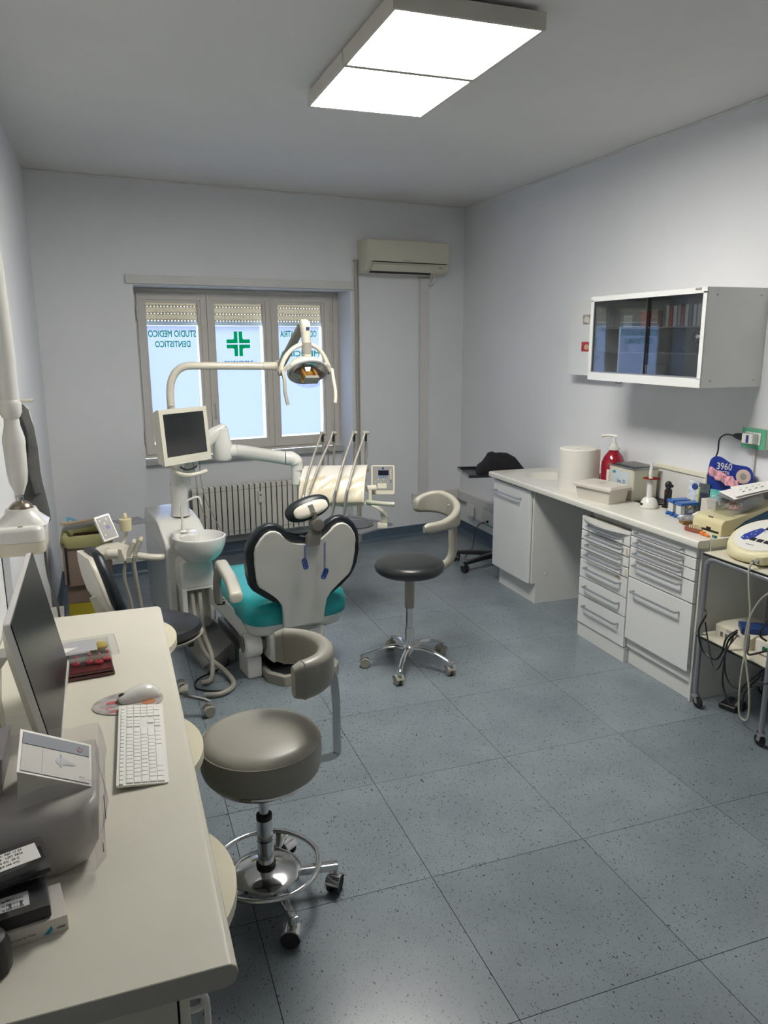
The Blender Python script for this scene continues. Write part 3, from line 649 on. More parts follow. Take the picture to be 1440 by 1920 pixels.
# notched back: outline in (x, z), symmetric about CX
hb = [(.0, .766), (.06, .767), (.088, .778), (.118, .812), (.145, .846), (.17, .860), (.20, .862), (.225, .850), (.25, .826), (.272, .79), (.280, .755), (.277, .70), (.268, .62), (.262, .582), (.250, .562), (.20, .525), (.150, .490), (.136, .472), (.126, .44), (.118, .39), (.116, .30)]
def outline(g, zoff=0, stem=True):
    pts = hb if stem else hb[:17]+[(.10, .46)]
    rt = [(CX+x, z) for x, z in pts]; lf = [(CX-x, z) for x, z in pts[1:]][::-1]
    P = rt+lf
    if g:
        c = len(P); out = []
        for i in range(c):
            a, b, d = Vector(P[i-1]), Vector(P[i]), Vector(P[(i+1) % c]); t_ = (d-a).normalized(); n_ = Vector((-t_.y, t_.x)); out.append((b.x+n_.x*g, b.y+n_.y*g))
        P = out
    return P
def shear(bm_, k=.16, z0=.30, y0=-.13): # lean the back away from the seat
    for v in bm_.b.verts: v.co.y += y0-(v.co.z-z0)*k
    return bm_
shear(B().prism(outline(0), -.022, .0, 'y', bev=.008, seg=3)).obj('back_shell', PLASI if False else mat('back_shell_white', (.62, .61, .555), .3, coat=.3), ch, angle=40)
shear(B().prism(outline(.034, stem=False), .0, .06, 'y', bev=.018, seg=3)).obj('back_cushion', PETROL, ch, angle=50)
# headrest
hd = Matrix.Translation((CX+.032, -.185, .948)) @ RY(-14) @ RX(-22)
c = B(); c.ell((0, .026, .002), .126, .040, .060, 28, .85); c.xf(hd); c.obj('headrest_cushion', PETROL, ch)
c = B(); c.ell((.006, -.006, -.010), .096, .025, .038, 28, .75); c.xf(hd); c.obj('headrest_shell', PLASI, ch)
c = B().box(-.012, .018, -.032, -.02, -.045, .012, .004).xf(hd); c.obj('headrest_slide', TAUPE, ch)
B().cyl((CX+.055, -.255, .868), (CX+.055, -.20, .868), .032, seg=24, bev=.004).obj('headrest_joint', TAUPE, ch)
B().loft([slab(CX-.005, CX+.065, -.245, -.19, .76, .008), slab(CX, CX+.075, -.245, -.19, .80, .008), slab(CX+.02, CX+.08, -.24, -.2, .83, .008), slab(CX+.035, CX+.075, -.24, -.205, .86, .008)]).obj('headrest_bracket', TAUPE, ch)
B().box(CX+.035, CX+.055, -.24, -.21, .87, .935, .004).obj('headrest_stem', TAUPE, ch)
# arm rest on the left
ap = catmull([(-.375, .30, .555), (-.385, .24, .585), (-.405, .10, .592), (-.425, -.08, .585), (-.448, -.22, .57), (-.455, -.27, .55)], 5)
rings = []
for i, p in enumerate(ap):
    e = .7 if i in (0, len(ap)-1) else 1
    rings.append([p+Vector((a*e, 0, b*e)) for a, b in rrect(.068, .052, .02, 3)])
B().loft(rings).obj('arm_rest', mat('arm_rest_cream', (.55, .53, .45), .4), ch, angle=60)
B().tube(catmull([(-.375, .28, .57), (-.40, .27, .52), (-.41, .26, .44), (-.41, .25, .36)], 4), .03, 10, flat=.6).obj('arm_post', mat('mid_taupe', (.20, .19, .165), .42), ch)
B().tube([(-.42, .25, .365), (-.335, .24, .365)], .016, 10).obj('arm_pivot', BLACK, ch)
# bib chain: two coiled cords with clips hung over the notch
def coil(p0, p1, r, turns, n=12): 
    p0, p1 = Vector(p0), Vector(p1); k = turns*n
    return [p0.lerp(p1, i/k)+Vector((r*math.cos(2*math.pi*i/n), r*math.sin(2*math.pi*i/n), 0)) for i in range(k+1)]
bc = thing('bib_chain', 'blue coiled bib cord with two clips hanging on the chair back', 'bib clip', (.93, 3.95, 0), 8)
for x, za, zb, r_ in ((-.085, .775, .70, -12), (.023, .775, .632, 25)):
    B().tube(coil((x, -.266, za), (x, -.258, zb), .0055, 12 if x < 0 else 20), .0016, 5).obj('coiled_cord', NAVY, bc)
    k = B(); o2 = rrect(.021, .055, .009, 4); k.tube([(a, 0, b) for a, b in o2], .0042, 6, closed=True); k.box(-.004, .004, -.005, .005, -.02, .028, .001)
    k.xf(T(x, -.256, zb-.026) @ RY(r_)); k.obj('clip', NAVY, bc)

# ------------------------------------------------------------------ dental unit with spittoon
u = thing('spittoon_unit', 'white dental unit with round ceramic-like spittoon bowl left of the chair', 'dental unit', (.40, 4.35, 0), 8)
def sec(x0, x1, y0, y1, z, r=.03): return slab(x0, x1, y0, y1, z, r, 4)
b = B(); b.prism([(.14, .10), (.14, .60), (.16, .64), (.36, .715), (.52, .748), (.74, .750), (.78, .70), (.80, .10)], -.135, .125, 'x', bev=.018, seg=3); b.obj('body', PLASW, u, angle=50)
B().box(-.12, .11, .20, .78, 0, .105, .008).obj('base', PLASG, u)
B().box(-.139, -.134, .17, .74, .12, .60, .002).obj('side_panel', mat('side_panel_gloss', (.62, .64, .66), .12, coat=1), u)
B().box(-.141, -.138, .24, .26, .50, .545, .001).obj('blue_switch', mat('blue_button', (.05, .16, .35), .4), u)
B().box(-.141, -.138, .30, .315, .505, .535, .001).obj('grey_switch', PLASG, u)
B().loft([sec(-.075, .085, .0, .16, .40, .02), sec(-.090, .098, -.01, .16, .405, .02), sec(-.093, .1, -.015, .16, .47, .02), sec(-.093, .1, -.012, .16, .478, .02), sec(-.088, .096, -.008, .16, .55, .03), sec(-.06, .07, .0, .16, .575, .04)]).obj('filter_box', PLASW, u, angle=45)
hb_ = B().box(-.092, -.062, -.012, .15, .19, .40, .006).box(.068, .097, -.012, .15, .19, .40, .006).box(-.092, .097, .06, .15, .19, .40, .004).box(-.092, .097, -.012, .15, .388, .402, .003)
hb_.obj('hose_housing', PLASW, u)
for x in (-.035, .002, .04): B().cyl((x, .02, .35), (x, .02, .388), .011, seg=12).obj('hose_nozzle', PLASG, u)
B().lathe([(0, -.145), (.05, -.143), (.09, -.128), (.122, -.095), (.142, -.05), (.149, -.01), (.147, .004), (.138, .008), (.131, .0), (.124, -.02), (.105, -.055), (.07, -.078), (.02, -.085), (0, -.085)], (.028, -.005, .70), seg=44).obj('spittoon_bowl', mat('white_ceramic', (.70, .70, .67), .12, coat=.6), u)
B().loft([[(x, y, z) for x, y in rrect(w, d, r, 5, cx, cy)] for z, w, d, r, cx, cy in ((.64, .14, .16, .05, -.02, .15), (.69, .15, .17, .06, -.02, .14), (.703, .13, .15, .06, -.02, .135))]).obj('rim_shelf', PLASW, u, angle=60)
B().lathe([(.026, 0), (.022, .006), (.014, .012), (.011, .04), (.0065, .055)], (-.035, .115, .711)).obj('tap_base', PLASW, u)
B().tube(catmull([(-.035, .115, .745), (-.038, .115, .82), (-.032, .115, .862), (.0, .105, .893), (.045, .085, .912), (.062, .078, .902), (.068, .075, .872)], 5), .0065, 10).obj('water_spout', PLASW, u)
# column and arms
B().lathe([(.058, .735), (.055, .76), (.053, .80), (.053, .93), (.050, .945), (.03, .95), (0, .95)], (.03, .45, 0), seg=32).obj('column', PLASW, u)
B().loft([[(x+a*math.cos(R(an)), .45+dy, z+a*math.sin(R(an))) for a, dy in [(p, q) for p, q in rrect(w, w*.9, w*.4, 4)]] for x, z, w, an in ((.045, .92, .10, 0), (.06, .985, .095, -20), (.095, 1.05, .09, -35), (.15, 1.12, .088, -42), (.21, 1.18, .088, -48), (.27, 1.225, .085, -62), (.32, 1.25, .075, -80), (.345, 1.255, .05, -90))]).obj('swan_arm', PLASW, u, angle=70)
B().lathe([(.0, .0), (.050, .004), (.060, .02), (.062, .08), (.056, .12), (.045, .16), (.042, .20), (.0, .21)], (.315, .45, 1.055), seg=32).obj('elbow_housing', PLASW, u)
B().tube([(.315, .45, 1.11), (.398, .432, 1.112)], .043, 20).obj('arm_socket', PLASW, u)
# hoses to the floor
for pts in ([(-.03, .02, .36), (-.035, -.05, .24), (-.045, -.16, .15), (-.03, -.27, .08), (.03, -.40, .03), (.03, -.55, .018), (-.05, -.63, .018), (-.14, -.61, .018)],
            [(.015, .02, .36), (.0, -.06, .24), (-.015, -.17, .16), (-.01, -.27, .09), (-.03, -.36, .03), (-.07, -.45, .018), (-.12, -.46, .018)]):
    B().tube(catmull(pts, 8), .0135, 10).obj('suction_hose', PLASG, u)
B().tube(catmull([(.09, -.245, .03), (.08, -.27, .008), (.0, -.31, .006), (-.12, -.38, .006), (-.15, -.48, .006), (-.08, -.56, .006), (.0, -.58, .006)], 8), .0045, 8).obj('floor_cable', BLACK, u)

# monitor on the unit
mo = thing('dental_monitor', 'cream square monitor with black screen on the dental unit, before the window', 'monitor', (.406, 4.592, 1.252), rot=(R(-4.4), 0, R(36.5)))
MC = mat('cream_monitor_case', (.70, .675, .56), .35)
w, h = .18, .16
B().prism([(w, -h), (w, h), (-w, h), (-w, -h)], 0, .02, 'y', bev=.006).obj('front_bezel', MC, mo)
B().loft([[(x, y, z) for x, z in rrect(2*a, 2*b_, .02, 3)] for y, a, b_ in ((.018, w-.002, h-.002), (.058, w-.006, h-.006), (.07, w-.03, h-.03), (.085, w-.07, h-.06))]).obj('rear_case', MC, mo)
f = B()
f.prism([(-.152, -.112), (.152, -.112), (.152, .132), (-.152, .132)], -.0045, .001, 'y'); f.obj('screen', SCREEN, mo)
B().prism([(-w, -h), (w, -h), (w, -.112), (.152, -.112), (-.152, -.112), (-w, -.112)], -.006, .0, 'y', bev=.002).box(-w, w, -.006, 0, .132, h, .002).box(-w, -.152, -.006, 0, -.112, .132, .002).box(.152, w, -.006, 0, -.112, .132, .002).obj('bezel_lip', MC, mo)
B().tube(catmull([(-.09, -.0065, -.150), (-.03, -.0068, -.136), (.02, -.0068, -.131), (.07, -.0065, -.138)], 5), .0012, 5).obj('badge_curve', MC, mo)
mm = u
B().tube(catmull([(-.02, -.02, .93), (-.02, -.03, 1.0), (.0, -.07, 1.05), (.015, -.085, 1.09), (.02, -.088, 1.11)], 4), [.034]*8+[.026]*9, 14).obj('monitor_post', PLASW, mm, (.03, .45, 0))
B().tube(catmull([(-.075, -.17, 1.065), (-.05, -.21, 1.035), (.0, -.24, 1.022), (.06, -.24, 1.025), (.12, -.22, 1.035)], 4), .0125, 12).obj('monitor_handle', PLASI, mm, (.03, .45, 0))
B().tube(catmull([(-.02, -.16, 1.06), (.01, -.18, 1.045), (.05, -.18, 1.05), (.075, -.17, 1.06)], 4), .005, 8).obj('monitor_cable', BLACK, mm, (.03, .45, 0))
B().tube(catmull([(.065, -.12, 1.09), (.085, -.10, .95), (.11, -.05, .80), (.16, .0, .70)], 5), .003, 6).tube(catmull([(.11, -.1, 1.09), (.115, -.10, .95), (.15, -.05, .82), (.24, .0, .62)], 5), .003, 6).obj('thin_cable', PLASG, mm, (.03, .45, 0))

# operating lamp
ol = thing('dental_lamp', 'cream dental operating lamp on a curved pole in front of the window', 'dental lamp', (.40, 4.35, 0), 8)
B().tube(catmull([(.035, .536, .7505), (.034, .536, 1.2), (.032, .536, 1.40), (.032, .535, 1.48), (.044, .53, 1.555), (.078, .52, 1.613), (.13, .51, 1.640), (.21, .50, 1.642), (.45, .47, 1.637), (.64, .45, 1.633)], 6), .0235, 18).obj('pole', PLASI, ol)
B().cyl((.60, .452, 1.634), (.70, .45, 1.632), .0255, seg=18).obj('pole_sleeve', PLASI, ol)
B().box(.012, .040, .510, .5135, 1.395, 1.405).obj('pole_mark', PLASG, ol)
B().lathe([(0, -.03), (.03, -.03), (.034, .0), (.03, .035), (0, .04)], (.715, .45, 1.63)).obj('arm_joint', PLASI, ol)
B().loft([[(x+p, y+q*.5, z+q*.2) for p, q in rrect(.05, .07, .015, 3)] for x, y, z in ((.715, .43, 1.64), (.72, .25, 1.76), (.725, .07, 1.885))]).obj('spring_arm', PLASG, ol, angle=50)
lx, ly = .724, .03      # head pivot
B().loft([[(lx+cx+a, ly+d, z) for a, d in rrect(w_, w_, w_*.45, 4)] for z, w_, cx in ((1.91, .03, -.008), (1.905, .045, -.006), (1.885, .062, -.002), (1.86, .064, 0), (1.845, .060, .0), (1.80, .052, .003), (1.76, .05, .005), (1.70, .05, .006))]).obj('head_bracket', PLASI, ol, angle=60)
B().box(lx-.008, lx+.012, ly-.036, ly-.031, 1.850, 1.866, .001).obj('blue_badge', NAVY, ol)
B().cyl((lx+.005, ly, 1.715), (lx+.005, ly, 1.778), .029, seg=20).obj('swivel_sleeve', PLASG, ol)
yk = [(-.155, 0, 1.60), (-.150, 0, 1.645), (-.122, 0, 1.70), (-.082, 0, 1.74), (-.035, 0, 1.763), (.005, 0, 1.768), (.045, 0, 1.763), (.085, 0, 1.74), (.12, 0, 1.695), (.148, 0, 1.635), (.160, 0, 1.592)]
B().tube([Vector((lx+p.x, ly+.01, p.z)) for p in catmull(yk, 4)], .0135, 12, flat=1, up=(0, 1, 0)).obj('yoke', PLASI, ol)
HM = T(lx+.005, ly-.01, 1.607) @ RX(-52)
c = B(); rg = []
for i in range(9):          # cap: half dome from rim up over the back
    a = R(90*i/8); c0 = math.cos(a); rg.append([(.122*math.cos(R(q))*c0**.8 if c0 > .01 else 0.0001*math.cos(R(q)), .085*math.sin(R(q))*c0**.8 if c0 > .01 else .0001*math.sin(R(q)), .085*math.sin(a)+.012) for q in range(0, 360, 12)])
c.loft(rg, cap=False); c.xf(HM); c.obj('reflector_cap', PLASI, ol, angle=60)
c = B(); c.loft([[(r1*math.cos(R(q)), r2*math.sin(R(q)), z) for q in range(0, 360, 12)] for r1, r2, z in ((.122, .085, .014), (.128, .09, .008), (.128, .09, -.002), (.120, .082, -.004))], cap=False); c.xf(HM); c.obj('reflector_rim', mat('grey_rim', (.45, .47, .48), .4), ol)
c = B(); rg = [[(.120*k_*math.cos(R(q)), .082*k_*math.sin(R(q)), z) for q in range(0, 360, 12)] for k_, z in ((1, .0), (.9, .035), (.7, .06), (.4, .078), (.02, .085))]
c.loft(rg, cap=False); c.xf(HM); c.obj('reflector_dish', mat('mirror_reflector', (.75, .74, .70), .12, .9, noise=.25, nscale=40), ol)
c = B(); rg = [[(.120*k_*math.cos(R(q)), .082*k_*math.sin(R(q)), z) for q in range(0, 360, 12)] for k_, z in ((1, -.002), (.95, -.035), (.8, -.065), (.5, -.088), (.02, -.095))]
c.loft(rg, cap=False); c.xf(HM); c.obj('clear_shield', CLEARP, ol)
AMB = mixmat('amber_lamp_glass', 'film', (.62, .32, .05), (.55, .28, .05), fac=.55)
c = B().box(-.045, -.027, -.02, .02, -.05, .03, .003).box(.027, .045, -.02, .02, -.05, .03, .003).box(-.027, .027, .0, .02, -.045, -.012, .003); c.xf(HM); c.obj('amber_filter', AMB, ol)
c = B().ell((0, .0, -.015), .026, .02, .028).xf(HM); c.obj('bulb', AMB, ol)
c = B().box(-.043, .043, -.024, .024, -.078, -.054, .004).xf(HM); c.obj('lamp_base', PLASG, ol)
c = B()
for s in (-1, 1):
    c = B(); c.bar([Vector((lx+.003+s*p[0], ly-.03+p[1], p[2])) for p in catmull([(.156, .02, 1.625), (.154, -.005, 1.56), (.158, -.02, 1.50), (.154, -.03, 1.455), (.148, -.035, 1.425)], 4)], .018, .012, up=(0, 1, 0)); c.obj('handle', PLASG if s < 0 else PLASI, ol)
    c = B().bar([Vector((lx+.003+s*p[0], ly+p[1], p[2])) for p in [(.150, 0, 1.61), (.135, -.01, 1.632), (.105, -.03, 1.65)]], .022, .016, up=(0, 1, 0)); c.obj('yoke_foot', PLASI, ol)
    B().cyl((lx+s*.172, ly+.01, 1.603), (lx+s*.145, ly+.01, 1.603), .014, seg=14).obj('tilt_knob', PLASG, ol)

# delivery arm and instrument table
da = thing('delivery_arm', 'thick white horizontal arm carrying the instrument table', 'arm', (0, 0, 0))
P0 = Vector((.742, 4.83, 1.112)); P1 = Vector((1.01, 4.66, 1.075)); P2 = Vector((1.06, 4.66, 1.065))
B().loft([[P+Vector((q*.3, q, r_)) for q, r_ in rrect(.072, .082, .033, 4)] for P in (P0, P0.lerp(P1, .5), P1)]).obj('beam', PLASW, da, angle=60)
B().tube(catmull([P1, (1.045, 4.655, 1.072), (1.075, 4.65, 1.045), (1.08, 4.65, 1.0)], 5), [.044]*6+[.043]*5+[.036]*5, 18).obj('elbow', PLASW, da)
B().tube([(1.075, 4.65, 1.03), (1.075, 4.65, .91)], .033, 20).tube(catmull([(1.075, 4.65, .935), (1.08, 4.65, .915), (1.09, 4.652, .905)], 4), .020, 14).obj('drop_post', PLASW, da)
H = T(1.302, 4.608, 0) @ RZ(-16)
dt = thing('instrument_table', 'cream instrument table with five hanging handpieces beside the control keypad', 'instrument table', (1.302, 4.608, 0), -16)
def xs(v0, v1): return [(-.185+.39*0, 0)]
# curved top shell: profile in (y,z), swept across x, front edge nearer to the viewer
pr_ = catmull([(0.06, .985, 0), (0.045, 1.012, 0), (0.0, 1.016, 0), (-.05, .995, 0), (-.10, .955, 0), (-.145, .90, 0), (-.175, .845, 0), (-.18, .815, 0)], 3)
top = [(p.x, p.y) for p in pr_]; low = [(p.x+.018, p.y-.022) for p in pr_][::-1]
def skx(b_, k=.18):
    for v in b_.b.verts: v.co.x += v.co.y*k
    return b_
skx(B().prism(top+low, -.185, .215, 'x', bev=.003)).obj('top_shell', mat('white_satin_shell', (.70, .67, .60), .5), dt, angle=50)
skx(B().prism([(.055, .99), (-.0, .995), (-.10, .93), (-.155, .84), (-.165, .80), (-.02, .795), (.055, .84)], -.155, .175, 'x', bev=.01)).obj('body', mat('white_satin_shell', (.70, .67, .60), .5), dt, angle=50)
cov = catmull([(-.092, .968, 0), (-.125, .935, 0), (-.158, .888, 0), (-.19, .82, 0), (-.19, .79, 0)], 4)
c = B(); n = 24; rg = []
for i, p in enumerate(cov):
    rg.append([(-.19+.40*j/n, p.x-.005*math.sin(j*1.9+i*1.3)-.004*math.sin(j*.7+i), p.y+.005*math.sin(j*2.3+i*1.7)) for j in range(n+1)])
c.loft(rg, cap=False, closed=False); skx(c); cvo = c.obj('cover_film', mixmat('crinkled_clear_film', 'glass', (.95, .92, .82), fac=.05, rough=.3), dt, angle=180)
HP = [(-.069, -.195, .86, .79, 'drill'), (.0, -.155, .90, .815, 'plain'), (.131, .0, .885, .715, 'contra'), (.204, .07, .885, .715, 'contra')]
for x, x2, z2, z3, kind in HP:
    B().tube([(x, .10, .90), (x+.004, .09, 1.1), (x+.01, .07, 1.225)], [.008, .007, .006], 8).obj('whip_arm', PLASG, dt)
    B().tube([(x+.014, .03, 1.16), (x+.014, .028, 1.06)], .003, 6).obj('spring_wire', STEEL, dt)
    B().cyl((x-.012, .05, 1.218), (x+.024, .05, 1.218), .012, seg=14).obj('whip_pulley', PLASG, dt)
    B().box(x-.004, x+.012, .035, .06, 1.165, 1.21, .002).obj('hose_clip', BLACK, dt)
    hose = catmull([(x, .04, 1.225), (x-.02, -.0, 1.17), (x+(x2-x)*.5, -.09, 1.06), (x2+.03, -.17, .95), (x2+.012, -.205, z2+.01)], 6)
    B().tube(hose, [.007]*(len(hose)//2)+[.008]*(len(hose)-len(hose)//2), 8).obj('instrument_hose', PLASG, dt)
    if kind == 'drill': B().tube([(x2+.012, -.205, z2+.01), (x2+.004, -.215, z2-.01), (x2-.012, -.235, z3)], [.010, .0135, .012], 12).obj('handpiece', STEEL, dt)
    elif kind == 'plain': B().tube([(x2+.012, -.205, z2+.01), (x2-.02, -.22, z3)], [.007, .006], 10).obj('handpiece', PLASI, dt)
    else:
        hp = [(x2+.012, -.205, z2+.01), (x2+.008, -.21, z2-.01), (x2-.002, -.225, z2-.085), (x2-.006, -.23, z2-.11), (x2-.024, -.235, z2-.155)]
        B().tube(hp, [.008, .0105, .010, .008, .0055], 12).obj('handpiece', STEEL, dt)
        B().cyl((x2-.034, -.237, z2-.157), (x2-.018, -.235, z2-.169), .008, seg=12).obj('handpiece_head', CHROME, dt)
# whip of the fifth instrument tucked behind the second
B().tube([(-.035, .12, .90), (-.03, .10, 1.1), (-.05, .05, 1.15)], .005, 8).obj('whip_arm', PLASG, dt)
# keypad panel
kp = thing('control_keypad', 'square grey keypad with dark display beside the instrument table', 'control panel', (1.302+.30*math.cos(R(-16)), 4.608+.30*math.sin(R(-16))-.04, .93), rot=(R(-9), 0, R(-20)))
B().prism(rrect(.150, .185, .012, 4), -.006, .022, 'y', bev=.003).obj('case', PLASI, kp)
B().prism(rrect(.128, .150, .004, 3, 0, .010), -.008, -.005, 'y').obj('face_plate', mat('keypad_grey', (.30, .30, .28), .4), kp)
B().box(-.030, .036, -.0095, -.0075, .028, .060).obj('display', mat('dark_display', (.012, .012, .03), .15), kp)
B().box(-.007, .007, -.0095, -.0075, .066, .078).obj('badge', NAVY, kp)
for k in range(3): B().box(-.024+.018*k, -.010+.018*k, -.0095, -.0075, .013, .024, .001).obj('blue_key', mat('blue_key', (.10, .20, .42), .4), kp)
for k in range(5): B().cyl((.049, -.0078, .064-.013*k), (.049, -.0095, .064-.013*k), .0045, seg=12).obj('white_key', PLASW, kp)
for k in range(2): B().cyl((.049, -.0078, -.004-.013*k), (.049, -.0095, -.004-.013*k), .0045, seg=12).obj('dark_key', mat('dark_key', (.08, .09, .10), .4), kp)
for k in range(9): B().cyl((-.046+.0165*(k % 5), -.0078, .002-.013*(k//5)), (-.046+.0165*(k % 5), -.0092, .002-.013*(k//5)), .0034, seg=10).obj('key', PLASI if k % 2 else PLASG, kp)
B().box(-.034, .022, -.0095, -.0075, -.054, -.022, .001).obj('memo_plate', PLASI, kp)
tb = thing('keypad_bracket', 'ivory joint and round handle below the control keypad', 'handle', (1.302, 4.608, 0), -16)
B().cyl((.205, -.09, .885), (.262, -.07, .885), .020, seg=18).obj('joint', PLASI, tb)
B().box(.215, .237, -.11, -.085, .80, .875, .004).obj('drop_link', PLASI, tb)
B().tube(catmull([(.205, -.105, .803), (.25, -.13, .802), (.32, -.15, .798), (.375, -.16, .797)], 3), .0145, 14).obj('handle', mat('clear_sleeved_handle', (.52, .52, .42), .2, coat=1), tb)
# tray arm and steel tray
ta = thing('tray_arm', 'curved cream arm holding the steel instrument tray', 'arm', (1.302, 4.608, 0), -16)
B().bar(catmull([(.04, -.02, .770), (.09, -.03, .775), (.18, -.05, .79), (.26, -.07, .765), (.305, -.08, .73), (.315, -.08, .69), (.315, -.08, .66)], 5), .035, .02, up=(0, .3, 1)).obj('curved_arm', PLASI, ta)
B().box(.27, .335, -.115, -.05, .632, .662, .006).obj('tray_clamp', PLASI, ta)
tp_ = thing('instrument_tray', 'flat stainless steel tray under the instrument table', 'tray')
cs = [(1.252, 4.72), (1.475, 4.91), (1.675, 4.52), (1.385, 4.335)]
cen = (sum(p[0] for p in cs)/4, sum(p[1] for p in cs)/4)
def sc(k, z): return [(cen[0]+(p[0]-cen[0])*k, cen[1]+(p[1]-cen[1])*k, z) for p in cs]
rim = []
c = B(); c.loft([sc(1.0, .628), sc(1.0, .632), sc(.97, .632), sc(.94, .622), sc(.0015, .622)], cap=False); c.loft([sc(1.0, .628), sc(.95, .618), sc(.001, .618)], cap=False)
c.obj('pan', STEEL, tp_, angle=20)
B().lathe([(.115, .6225), (.118, .6245), (.112, .6262), (.0, .6262)], (cen[0], cen[1], 0), seg=36).obj('round_mat', mat('dull_steel', (.35, .35, .35), .35, .9), tp_)

# ------------------------------------------------------------------ desk on the left
dk = thing('desk', 'long cream topped desk along the left wall', 'desk')
DZ = .75
b = B(); b.prism([(-.425, DZ-.045), (.112, DZ-.045), (.128, DZ-.038), (.134, DZ-.022), (.131, DZ-.008), (.122, DZ-.001), (.115, DZ), (-.425, DZ)], 1.135, 3.06, 'y'); 
b.obj('desktop', DESKM, dk, angle=25)
B().prism([(-.425, DZ-.0445), (.112, DZ-.0445), (.1275, DZ-.0375), (.1335, DZ-.022), (.1305, DZ-.0085), (.1215, DZ-.0015), (.115, DZ-.0006), (-.425, DZ-.0006)], 1.1332, 1.1352, 'y').obj('edge_band', mat('edge_band_grey', (.33, .32, .28), .5), dk)
# pedestal of drawers at the near end
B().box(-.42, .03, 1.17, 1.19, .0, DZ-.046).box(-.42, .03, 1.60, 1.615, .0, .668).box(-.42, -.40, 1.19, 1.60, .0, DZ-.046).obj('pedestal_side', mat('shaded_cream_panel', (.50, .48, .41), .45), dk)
B().box(.034, .052, 1.175, 1.222, .672, DZ-.047, .002).obj('front_rail', DESKM, dk)
zz = [.668, .52, .36, .20, .06]
for a, c_ in zip(zz, zz[1:]):
    d = B().box(.034, .052, 1.175, 1.61, c_+.003, a-.003, .002).obj('drawer', DESKM, dk)
    zc = (a+c_)/2
    B().tube(catmull([(.052, 1.27, zc+.05), (.075, 1.27, zc+.047), (.082, 1.27, zc+.03), (.082, 1.27, zc-.03), (.075, 1.27, zc-.047), (.052, 1.27, zc-.05)], 4), .006, 10).obj('handle', PLASW, d)
    B().tube(catmull([(.052, 1.20, zc+.05), (.075, 1.20, zc+.047), (.082, 1.20, zc+.03), (.082, 1.20, zc-.03), (.075, 1.20, zc-.047), (.052, 1.20, zc-.05)], 4), .006, 10).obj('handle', PLASW, d)
B().box(-.42, .0, 3.0, 3.02, 0, .668).box(-.42, -.40, 1.62, 3.0, .2, DZ-.046).obj('support_panel', DESKM, dk)
# three rounded leaves that stick out under the desk edge
for yc, nm in ((2.87, 'rounded cream shelf leaf under the desk edge, farthest, beside the assistant stool'), (2.02, 'rounded cream shelf leaf under the desk edge, middle one, by the grey stool'), (1.445, 'rounded cream shelf leaf under the desk edge, nearest')):
    o = []
    for k in range(25):
        a = R(-90+180*k/24); o.append((-.10+.262*math.cos(a) if False else .02+.155*math.cos(a), yc+.215*math.sin(a)))
    o += [(-.2, yc+.215), (-.2, yc-.215)]
    sh_ = B().prism(o, .672, .698, 'z', bev=.006).obj('leaf', CREAM if False else mat('pale_cream_leaf', (.66, .62, .47), .4), None)
    if yc > 2.5:
        nl = thing('shelf_leaf', nm, 'shelf', group='rounded leaves under the desk'); sh_.parent = nl
        B().box(.128, .133, 2.80, 2.90, .699, .705).obj('edge_grip', PLASG, nl)
    else:
        sh_.name = 'shelf_leaf'; tag(sh_, nm, 'shelf', 'rounded leaves under the desk')

# computer
im = thing('computer_monitor', 'large slim computer monitor on the desk, seen from the side', 'monitor', (-.2125, 2.09, 1.0), rot=(R(-10.4), 0, R(90.6)))
w, h = .32, .187
B().loft([[(x, y, z) for x, z in rrect(2*a, 2*c_, .012, 4)] for y, a, c_ in ((.0, w, h), (.012, w, h), (.016, w-.002, h-.002))]).obj('screen_housing', PLASW, im)
B().loft([[(x, y, z) for x, z in rrect(2*a, 2*c_, .04, 5)] for y, a, c_ in ((.0155, w-.006, h-.006), (.03, w-.03, h-.03), (.045, w-.09, h-.07), (.052, w-.16, h-.12))]).obj('rear_shell', PLASI, im)
B().prism(rrect(2*w-.006, 2*h-.006, .004, 3), -.0025, .0, 'y').obj('screen', mat('dark_glossy_screen', (.012, .013, .016), .28, spec=.12), im)
B().box(-w+.003, w-.003, -.005, -.0, -h, -h+.014, .001).obj('lower_bezel', PLASW, im)
B().box(w-.12, w-.09, .006, .010, -h-.0005, -h+.0).box(.24, .242, .0165, .019, -.16, -.13).obj('port', BLACK, im)
ms = thing('monitor_stand', 'pale monitor stand and foot on the desk behind the screen', 'stand')
B().prism(rrect(.20, .26, .02, 4, -.315, 2.09), DZ+.0005, DZ+.012, 'z', bev=.003).obj('foot', PLASW, ms)
B().loft([[(x+a, 2.09+c_, z) for a, c_ in rrect(.03, .07, .01, 3)] for x, z in ((-.34, DZ+.01), (-.345, .86), (-.335, .96), (-.305, 1.0))]).obj('neck', PLASW, ms)
for k, pts in enumerate(([(-.36, 1.86, DZ+.01), (-.33, 1.80, .80), (-.31, 1.90, .86), (-.34, 2.0, .90)], [(-.38, 1.78, DZ+.01), (-.30, 1.84, .79), (-.30, 1.92, .83), (-.35, 2.02, .87)], [(-.33, 1.72, DZ+.01), (-.32, 1.85, .77), (-.37, 1.92, .80), (-.36, 2.0, .84)], [(-.40, 1.88, DZ+.01), (-.31, 1.76, .785), (-.29, 1.88, .80), (-.37, 2.04, .82)])):
    tag(B().tube(catmull(pts, 6), .005, 8).obj('cable', PLASW), ['white cable behind the computer monitor, arching highest', 'white cable behind the computer monitor, looping nearest the screen', 'white cable behind the computer monitor, lying lowest', 'white cable behind the computer monitor, reaching nearest the plastic-covered machine'][k], 'cable', 'white cables behind the monitor')
